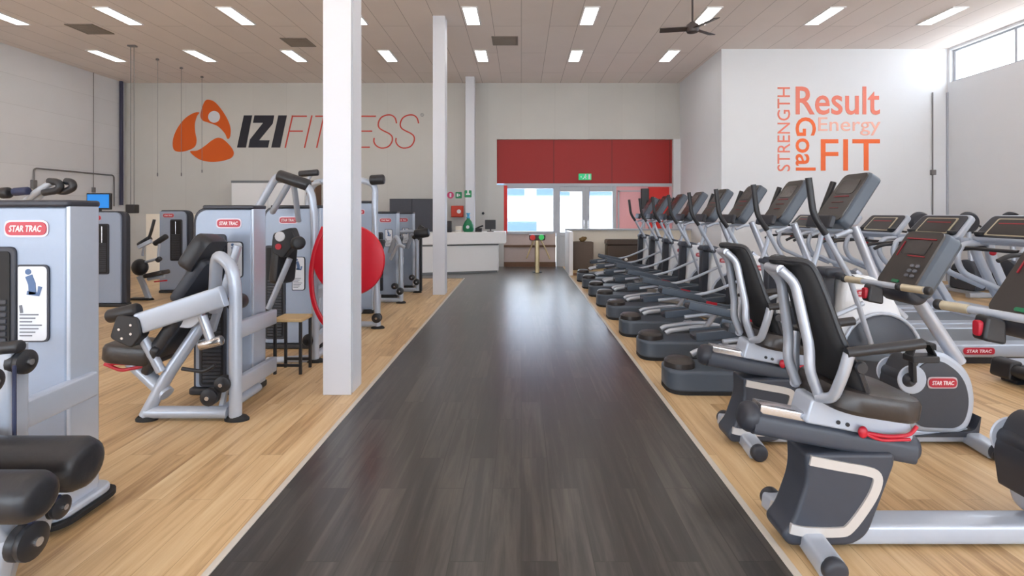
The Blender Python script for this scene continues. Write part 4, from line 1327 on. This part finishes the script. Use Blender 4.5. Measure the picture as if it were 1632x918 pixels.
    def slab(off0, off1, k=1.0, mm='slate', nm='console', par=None, rng=None, bev=.0):
        vs = []
        qq = q if rng is None else rpoly([(rng[0], -rng[2]), (rng[1], -rng[2]), (rng[1], rng[2]), (rng[0], rng[2])], .03, 4)
        for off in (off0, off1):
            vs += [a + t * (c if rng else .25 + (c - .25) * k) + Vector((0, 1, 0)) * (d * k) + n * off for c, d in qq]
        m_ = len(qq)
        fs = [tuple(range(m_)), tuple(range(2 * m_ - 1, m_ - 1, -1))] + [(i, (i + 1) % m_, m_ + (i + 1) % m_, m_ + i) for i in range(m_)]
        return MB().add(vs, fs).build(nm, mm, par, bevel=bev)
    cs = slab(-.11, .0, 1.0, 'slate', 'console', r, None, .02)
    slab(-.005, .008, .93, 'screen', 'console_face', cs)
    slab(.006, .012, 1, 'screen_lit', 'display', cs, (.28, .42, .12))
    for k in range(3):
        vs_ = slab(.006, .013, 1, 'led_red', 'red_print_line', cs, (.25 + .005 * k - k * .06, .257 - k * .06, .10 - k * .02))
    MB().pad(a - t * .06 + n * .0, a + t * .04 + n * .03, .34, .05, n, .02).build('reading_ledge', 'slate_deep', cs)
    # handles
    for s, dx in ((-1, -.17), (1, .22)):
        h = MB().tube([p(1.38, s * .26, .95), p(1.34 + dx * .5, s * .28, 1.14), p(1.31 + dx * .8, s * .29, 1.29)], .022, 10, round=.06).build('moving_handle', 'silver', r)
        MB().tube([p(1.31 + dx * .8, s * .29, 1.285), p(1.25 + dx, s * .29, 1.42), p(1.25 + dx * (1.2 if s < 0 else 1.5), s * .28, 1.72)], .025, 12, round=.10).build('handle_grip', 'black', h)
        MB().tube([p(1.38, s * .11, .94), p(1.38, s * .28, .94)], .03, 10).build('handle_pivot', 'slate_dark', h)
        MB().tube([p(1.38, s * .26, .93), p(1.52 - dx * .3, s * .22, .42)], .02, 10).build('link_rod', 'silver', h)
        MB().tube([p(1.52, s * .05, 1.30), p(1.42, s * .16, 1.30), p(1.32, s * .17, 1.26)], .017, 10, round=.05).build('fixed_handle', 'silver', r)
    return r
CT_LABELS = ['nearest cross trainer on the right of the walkway, right behind the two recumbent bikes', 'second nearest cross trainer along the walkway',
             'third cross trainer counted from the recumbent bikes', 'fourth cross trainer counted from the recumbent bikes', 'fifth cross trainer counted from the recumbent bikes',
             'third cross trainer counted from the low entrance wall', 'second cross trainer counted from the low entrance wall', 'farthest cross trainer, closest to the low entrance wall']
ct = cross_trainer((1.18, 4.27, 0), CT_LABELS[0])
for k in range(1, 8):
    copytree(ct, (1.18, 4.27 + .95 * k, 0), CT_LABELS[k])

# ------------------------------------------------------------------ recumbent bikes
def recumbent(loc, label):
    r = thing('recumbent_bike', label, 'exercise bike', loc, 'recumbent bikes')
    X, Y = loc[0], loc[1]
    def p(x, y, z):
        return (X + x, Y + y, z)
    def P2(l):
        return [(X + a, b) for a, b in l]
    # pedestal
    q = rpoly(P2([(-.035, .42), (-.03, .30), (-.09, .13), (-.137, .075), (-.11, .026), (.16, .026), (.23, .07), (.345, .375), (.345, .42)]), [.02, .08, .05, .03, .03, .05, .06, .04, .02], 6)
    pd = MB().prism(q, Y - .085, Y + .085).build('pedestal', 'slate_dark', r, bevel=.018, seg=3)
    for s in (-1, 1):
        y0, y1 = (Y - .092, Y - .08) if s < 0 else (Y + .08, Y + .092)
        tr = catmull([(-.02, .395), (.11, .37), (.22, .35), (.262, .33), (.262, .285), (.225, .21), (.15, .11), (.10, .09), (-.04, .092), (-.105, .105)], 4, False)
        m = MB()
        m.ribbon(P2(tr), .04, y0 - .002, y1 + .002)
        m.build('trim_band', 'chrome_beige', pd)
    # stabilisers and floor beam
    for nm, x in (('rear_foot', .0), ('front_foot', 1.40)):
        f_ = MB().sweep([p(x - .02, -.25, .045), p(x, 0, .055), p(x - .02, .25, .045)], rpoly([(-.055, -.04), (.055, -.04), (.045, .035), (-.045, .035)], .02, 4)).build(nm, 'silver', r)
        for s in (-1, 1):
            MB().roll(p(x - .02, s * .235, .045), p(x - .02, s * .285, .045), .048, e=.25).build('end_cap', 'slate_deep', f_)
    MB().bar([p(.05, 0, .058), p(1.38, 0, .058)], .13, .085).build('floor_beam', 'silver', r)
    # seat rail
    MB().sweep([p(-.24, 0, .545), p(.46, 0, .412)], rpoly([(-.07, -.055), (.07, -.055), (.06, .04), (-.06, .04)], .03, 4)).build('rail', 'slate_dark', r)
    MB().roll(p(-.28, 0, .557), p(-.20, 0, .540), .066, e=.5).build('rail_end', 'slate_deep', r)
    MB().roll(p(.40, 0, .425), p(.49, 0, .407), .062, e=.5).build('rail_end', 'slate_dark', r)
    MB().bar([p(-.21, 0, .592), p(.42, 0, .472)], .085, .05).build('slide_tube', 'steel', r)
    # carriage
    cg = MB().prism(rpoly(P2([(-.03, .545), (.0, .65), (.10, .655), (.16, .605), (.42, .555), (.44, .485), (.42, .46), (.0, .54)]), .015, 4), Y - .07, Y + .07).build('seat_carriage', 'silver', r, bevel=.008)
    for a, b in ((.11, .55), (.15, .54)):
        MB().lathe([(.009, -.004), (.009, 0)], p(a, -.07, b), 'y', 10).build('bolt', 'black', cg)
    lv = MB().tube([p(.20, -.085, .515), p(.30, -.10, .50), p(.40, -.095, .505), p(.44, -.08, .535)], .008, 10, round=.04)
    lv.tube([p(.20, -.085, .515), p(.27, -.10, .485), p(.40, -.095, .487)], .007, 10, round=.03)
    lv.ball(p(.205, -.088, .515), (.02, .014, .026), 12)
    lv = lv.build('adjust_lever', 'red_lever', cg); lv['label'] = 'red seat lever'
    # saddle
    MB().pad(p(.03, 0, .635), p(.41, 0, .575), .40, .10, (.1, 0, 1), .12).build('seat', 'vinyl_brown', r)
    # backrest
    bt = [(-.13, .05, 1.205), (-.07, .06, 1.15), (-.02, .085, .87), (-.025, .09, .78), (.02, .09, .665)]
    for s in (-1, 1):
        MB().tube([p(x_, s * y_, z_) for x_, y_, z_ in bt], .022, 12, round=.05).build('back_tube', 'silver_tube', r)
        MB().tube([p(.01, s * .09, .665), p(.04, s * .15, .68), p(.06, s * .19, .80), p(.075, s * .20, .88)], .022, 12, round=.05).build('hip_bracket', 'silver_tube', r)
        g_ = MB().tube([p(.06, s * .205, .885), p(.20, s * .215, .905), p(.36, s * .215, .925)], .021, 12, round=.03).build('side_handle', 'black', r)
        MB().lathe([(.022, -.01), (.026, 0), (.022, .01)], p(.12, s * .205, .825), 'y', 16).build('wheel_knob', 'black', g_)
    MB().tube([p(-.13, -.06, 1.205), p(-.13, .06, 1.205)], .02, 12).build('back_crossbar', 'silver_tube', r)
    bp = catmull([(-.19, 1.245), (-.13, 1.225), (-.085, 1.11), (-.03, .93), (.03, .79), (.075, .68)], 6, False)
    m = MB()
    k = len(bp)
    vs, fs = [], []
    for i, (a, b) in enumerate(bp):
        u = i / (k - 1)
        w = .075 + .095 * min(1, u * 1.3) - .05 * max(0, u - .8)
        for j in range(9):
            v = -1 + j / 4
            vs.append(p(a + .05 + .055 * v * v, v * w, b))
    for i in range(k - 1):
        for j in range(8):
            fs.append((i * 9 + j, i * 9 + j + 1, i * 9 + 10 + j, i * 9 + 9 + j))
    sh = m.add(vs, fs).build('mesh_back', 'rubber', r)
    so = sh.modifiers.new('thick', 'SOLIDIFY'); so.thickness = .018
    m = MB()
    edge = [vs[i * 9] for i in range(k)]
    edge2 = [vs[i * 9 + 8] for i in range(k)]
    m.tube(edge[::-1] + [vs[4]] + edge2, .016, 8)
    m.build('back_border', 'black', sh)
    # front shroud
    q = rpoly(P2([(.99, .09), (.95, .34), (1.03, .56), (1.20, .60), (1.38, .47), (1.42, .26), (1.36, .07)]), [.1, .2, .18, .14, .16, .14, .12], 7)
    sh = MB().prism(q, Y - .08, Y + .08).build('shroud', 'silver', r, bevel=.025, seg=3)
    q2 = rpoly(P2([(1.02, .125), (.99, .34), (1.05, .51), (1.18, .545), (1.325, .44), (1.365, .27), (1.315, .115)]), [.08, .15, .14, .1, .12, .1, .08], 7)
    for s in (-1, 1):
        MB().prism(q2, Y + s * .084 - .006, Y + s * .084 + .006).build('side_panel', 'slate_dark', sh)
    MB().prism(rpoly(P2([(1.0, .06), (1.42, .06), (1.44, .20), (1.40, .10)]), .03, 4), Y - .085, Y + .085).build('lower_guard', 'slate_deep', sh)
    MB().prism(rpoly(P2([(.945, .20), (.92, .38), (1.0, .53), (1.07, .555), (.975, .40), (.985, .20)]), .05, 5), Y - .09, Y + .09).build('front_guard', 'slate_deep', sh, bevel=.01)
    badge(r, X + 1.19, Y - .09, .40, .17, .055)
    # crank and pedals
    cr = MB().lathe([(.02, -.13), (.03, -.12), (.045, -.1), (.045, .1), (.03, .12), (.02, .13)], p(.98, 0, .42), 'y', 24).build('crank_hub', 'slate_deep', r)
    for s in (-1, 1):
        MB().lathe([(.085, -.006), (.09, 0), (.085, .006)], p(1.0, s * .094, .42), 'y', 28).build('crank_ring', 'silver', r)
    for s, dz in ((-1, .165), (1, -.165)):
        X = loc[0] + (0 if s < 0 else .17)
        c = MB().bar([p(.98, s * .13, .42), p(.97, s * .135, .42 + dz)], .025, .04, up=(0, 1, 0)).build('crank_arm', 'black', r)
        pe = MB().prism(rpoly([(X + .89, .40 + dz), (X + 1.05, .40 + dz), (X + 1.05, .44 + dz), (X + .89, .44 + dz)], .012), Y + s * .16 - (.09 if s < 0 else 0), Y + s * .16 + (.09 if s > 0 else 0)).build('pedal', 'black', c, bevel=.006)
        y_ = Y + s * .205
        MB().sweep([(X + .90, y_, .44 + dz), (X + .92, y_, .50 + dz), (X + 1.0, y_, .51 + dz), (X + 1.04, y_, .44 + dz)], [(-.03, -.004), (.03, -.004), (.03, .004), (-.03, .004)], up=(0, 0, 1)).build('pedal_strap', 'rubber', c)
    X = loc[0]
    # mast and console
    MB().tube([p(1.37, 0, .50), p(1.06, 0, .97)], .040, 14).build('mast', 'silver_tube', r)
    a, b = Vector(p(.95, 0, .98)), Vector(p(1.17, 0, 1.325))
    t = (b - a).normalized(); n = Vector((-t.z, 0, t.x))
    q = rpoly([(0, -.17), (.42, -.16), (.42, .16), (0, .17)], .05, 6)
    def slab(off0, off1, k, mm, nm, par, rng=None, bev=0.0):
        qq = rpoly([(rng[0], rng[2]), (rng[1], rng[2]), (rng[1], rng[3]), (rng[0], rng[3])], .012, 4) if rng else q
        vs = []
        for off in (off0, off1):
            vs += [a + t * (c if rng else .21 + (c - .21) * k) + Vector((0, 1, 0)) * (d * (1 if rng else k)) + n * off for c, d in qq]
        m_ = len(qq)
        return MB().add(vs, [tuple(range(m_)), tuple(range(2 * m_ - 1, m_ - 1, -1))] + [(i, (i + 1) % m_, m_ + (i + 1) % m_, m_ + i) for i in range(m_)]).build(nm, mm, par, bevel=bev)
    cs = slab(-.13, 0, 1, 'slate', 'console', r, None, .03)
    slab(-.008, .006, .95, 'screen', 'console_face', cs)
    slab(.005, .010, 1, 'screen_lit', 'display', cs, (.24, .34, -.10, .10))
    for c0, c1, d0, d1 in ((.35, .358, -.12, .12), (.225, .232, -.11, .03), (.22, .33, .115, .122)):
        slab(.005, .011, 1, 'led_red', 'red_print_line', cs, (c0, c1, d0, d1))
    for i in range(3):
        for j in range(2):
            slab(.005, .013, 1, 'card_grey', 'button', cs, (.08 + i * .035, .10 + i * .035, -.12 + j * .045, -.09 + j * .045))
    slab(.005, .012, 1, 'green', 'quick_start_key', cs, (.03, .05, -.03, .03))
    MB().roll(Vector(p(1.02, -.13, .95)), Vector(p(1.02, .13, .95)), .07, e=.3).build('console_base', 'slate_deep', r)
    hb = MB().tube([p(.80, .235, 1.0), p(.84, .08, 1.0), p(.90, -.08, .995), p(.98, -.235, .99)], .019, 12, round=.05).build('console_handlebar', 'silver', r)
    for u0, u1 in (((.80, .225, 1.0), (.832, .11, 1.0)), ((.92, -.12, .993), (.972, -.225, .99))):
        MB().tube([p(*u0), p(*u1)], .023, 12).build('pulse_grip', 'cream_grip', hb)
    for e0, e1 in (((.802, .228, 1.0), (.794, .26, 1.0)), ((.977, -.228, .99), (.99, -.26, .99)), ((.905, -.092, .995), (.917, -.118, .993))):
        MB().roll(p(*e0), p(*e1), .026).build('grip_cap', 'black', hb)
    po = MB().prism(rpoly([(X + .77, .89), (X + .87, .87), (X + .87, .98), (X + .79, 1.0)], .02), Y - .035, Y + .035).build('sensor_pod', 'black', r, bevel=.01)
    MB().prism(rpoly([(Y - .018, .905), (Y + .018, .905), (Y + .018, .975), (Y - .018, .975)], .02, 5), X + .762, X + .785, 'x').build('red_lens', 'badge', po, bevel=.004)
    return r
rb = recumbent((1.25, 2.28, 0), 'nearest recumbent exercise bike, its front end cut off by the right edge')
copytree(rb, (1.41, 3.27, 0), 'second recumbent exercise bike, whole in view behind the nearest one')

# ------------------------------------------------------------------ treadmills
def treadmill(loc, label):
    r = thing('treadmill', label, 'treadmill', loc, 'treadmills on the right')
    X, Y = loc[0], loc[1]
    def p(x, y, z):
        return (X + x, Y + y, z)
    MB().box(X + .03, X + 1.75, Y - .27, Y + .27, .14, .175).build('running_belt', 'belt', r, bevel=.01)
    for s in (-1, 1):
        MB().prism(rpoly([(X, .06), (X + 1.85, .06), (X + 1.85, .19), (X + .02, .18)], .02), Y + s * .36 - .09, Y + s * .36 + .09).build('side_rail', 'silver', r, bevel=.012)
        MB().box(X + .02, X + 1.8, Y + s * .36 - .075, Y + s * .36 + .075, .0, .065).build('base_rail', 'slate_deep', r)
        MB().prism(rpoly([(X - .07, .04), (X + .05, .03), (X + .05, .20), (X - .05, .19)], .03), Y + s * .36 - .095, Y + s * .36 + .095).build('end_cap', 'black', r, bevel=.012)
    MB().roll(p(-.01, -.27, .12), p(-.01, .27, .12), .05, e=.1).build('rear_roller', 'black', r)
    MB().prism(rpoly([(X + 1.55, .04), (X + 2.05, .04), (X + 2.08, .16), (X + 1.90, .30), (X + 1.62, .27)], [.03, .06, .06, .08, .06]), Y - .42, Y + .42).build('motor_hood', 'silver', r, bevel=.03, seg=3)
    MB().prism(rpoly([(X + 1.62, .10), (X + 1.98, .09), (X + 1.90, .25), (X + 1.66, .23)], .04), Y - .43, Y + .43).build('hood_inlay', 'slate_deep', r)
    badge(r, X + .45, Y - .45, .125, .30, .062)
    for s in (-1, 1):
        u = MB().sweep([p(1.80, s * .40, .12), p(1.50, s * .41, .62), p(1.34, s * .40, .98), p(1.30, s * .38, 1.16)], rpoly([(-.03, -.045), (.03, -.045), (.03, .045), (-.03, .045)], .02, 4), up=(1, 0, 0), round=.15).build('upright', 'silver', r)
        # curved inner arm under the console
        MB().tube([p(1.25, s * .36, 1.12), p(.98, s * .36, 1.10), p(.92, s * .36, .95), p(1.0, s * .38, .78), p(1.42, s * .40, .60)], .032, 12, round=.14).build('curved_arm', 'silver', u)
        MB().tube([p(1.26, s * .38, 1.06), p(.80, s * .38, 1.03), p(.70, s * .38, .98)], .022, 10, round=.06).build('handrail', 'black', r)
    MB().bar([p(1.22, -.40, 1.13), p(1.22, .40, 1.13)], .12, .06).build('cross_bar', 'silver', r)
    MB().tube([p(.98, -.30, 1.06), p(.98, .30, 1.06)], .02, 10).build('front_grip', 'black', r)
    so = MB().ball(p(1.0, 0, 1.03), (.03, .03, .03), 12).build('stop_button', 'red_lever', r); so['label'] = 'red stop button'
    a, b = Vector(p(1.10, 0, 1.16)), Vector(p(1.34, 0, 1.43))
    t = (b - a).normalized(); n = Vector((-t.z, 0, t.x))
    L_ = (b - a).length
    def slab(o0, o1, u0, u1, w0, w1, rr, nm, mm, par, bev=0.0):
        qq = rpoly([(u0, -w0), (u1, -w1), (u1, w1), (u0, w0)], rr, 5)
        vs = []
        for off in (o0, o1):
            vs += [a + t * c + Vector((0, 1, 0)) * d + n * off for c, d in qq]
        m_ = len(qq)
        return MB().add(vs, [tuple(range(m_)), tuple(range(2 * m_ - 1, m_ - 1, -1))] + [(i, (i + 1) % m_, m_ + (i + 1) % m_, m_ + i) for i in range(m_)]).build(nm, mm, par, bevel=bev)
    cs = slab(-.07, 0, 0, L_, .41, .37, .07, 'console', 'silver', r, .02)
    slab(0, .008, .03, L_ - .03, .37, .34, .05, 'console_face', 'slate_deep', cs)
    slab(.007, .014, .05, L_ - .07, .25, .24, .02, 'display_frame', 'cream_grip', cs)
    slab(.013, .018, .065, L_ - .085, .225, .215, .02, 'display', 'screen', cs)
    slab(.017, .02, .21, .225, .18, .18, .003, 'red_print_line', 'led_red', cs)
    for s in (-1, 1):
        MB().lathe([(.05, 0), (.055, .03), (.045, .035)], a + t * .06 + Vector((0, s * .31, 0)) + n * .0, 'z', 16).build('cup_holder', 'black', cs)
    return r
TM = ['nearest treadmill, only its black rear end and belt showing at the right edge', 'treadmill with the big tilted console by the right edge, behind the second recumbent bike',
      'second treadmill from the right edge with its console showing', 'third treadmill from the right edge, console partly behind a recumbent bike screen',
      'fourth treadmill from the right edge, half hidden behind the cross trainers', 'fifth treadmill from the right edge, mostly hidden by cross trainers']
tm = treadmill((4.16, 4.05, 0), TM[0])
for k in range(1, 6):
    copytree(tm, (3.95 - .02 * k, 4.42 + .96 * k, 0), TM[k])

# ------------------------------------------------------------------ upright bikes in the far right corner
def upright_bike(loc, label):
    r = thing('upright_bike', label, 'exercise bike', loc, 'upright bikes in the far right corner')
    X, Y = loc[0], loc[1]
    def p(x, y, z):
        return (X + x, Y + y, z)
    for nm, y in (('rear_foot', .55), ('front_foot', -.45)):
        MB().bar([p(-.26, y, .045), p(.26, y, .045)], .09, .08).build(nm, 'silver', r)
    MB().bar([p(0, .55, .06), p(0, -.45, .06)], .1, .07).build('floor_beam', 'silver', r)
    MB().prism(rpoly([(Y - .42, .10), (Y + .15, .10), (Y + .10, .52), (Y - .2, .66), (Y - .40, .5)], [.08, .08, .1, .12, .12]), X - .09, X + .09, 'x').build('shroud', 'slate_dark', r, bevel=.02)
    MB().tube([p(0, -.22, .6), p(0, -.16, 1.15)], .04).build('mast', 'silver', r)
    MB().tube([p(0, .2, .1), p(0, .34, .95)], .035).build('seat_post', 'silver', r)
    MB().pad(p(0, .46, .95), p(0, .12, .97), .24, .08, (0, 0, 1), .09).build('seat', 'vinyl', r)
    c = MB().lathe([(.03, -.07), (.15, -.06), (.185, -.02), (.19, .02), (.17, .03)], p(0, -.16, 1.28), 'y', 32, 1.0, .98).build('console', 'slate_deep', r)
    MB().lathe([(.13, .0), (.13, .008)], p(0, -.128, 1.28), 'y', 28).build('display', 'screen_lit', c)
    MB().tube([p(-.10, -.14, 1.1), p(-.24, .02, 1.12), p(-.25, .2, 1.22)], .018, round=.06).tube([p(.10, -.14, 1.1), p(.24, .02, 1.12), p(.25, .2, 1.22)], .018, round=.06).tube([p(-.10, -.14, 1.1), p(.10, -.14, 1.1)], .018).build('handlebar', 'black', r)
    cr = MB().lathe([(.05, -.13), (.05, .13)], p(0, -.06, .32), 'x', 20).build('crank_hub', 'steel', r)
    for s in (-1, 1):
        ca = MB().bar([p(s * .13, -.06, .32), p(s * .14, -.06 + s * .08, .32 - s * .14)], .02, .035, up=(1, 0, 0)).build('crank_arm', 'black', cr)
        MB().box(X + s * .2 - .05, X + s * .2 + .05, Y - .06 + s * .08 - .05, Y - .06 + s * .08 + .05, .30 - s * .14, .33 - s * .14).build('pedal', 'black', r, bevel=.006)
    return r
ub = upright_bike((7.0, 9.2, 0), 'upright bike in the far right corner with a round dark console, leftmost of three')
copytree(ub, (7.85, 9.2, 0), 'upright bike in the far right corner, middle one of three round dark consoles')
copytree(ub, (8.6, 9.2, 0), 'upright bike in the far right corner, nearest the right wall')
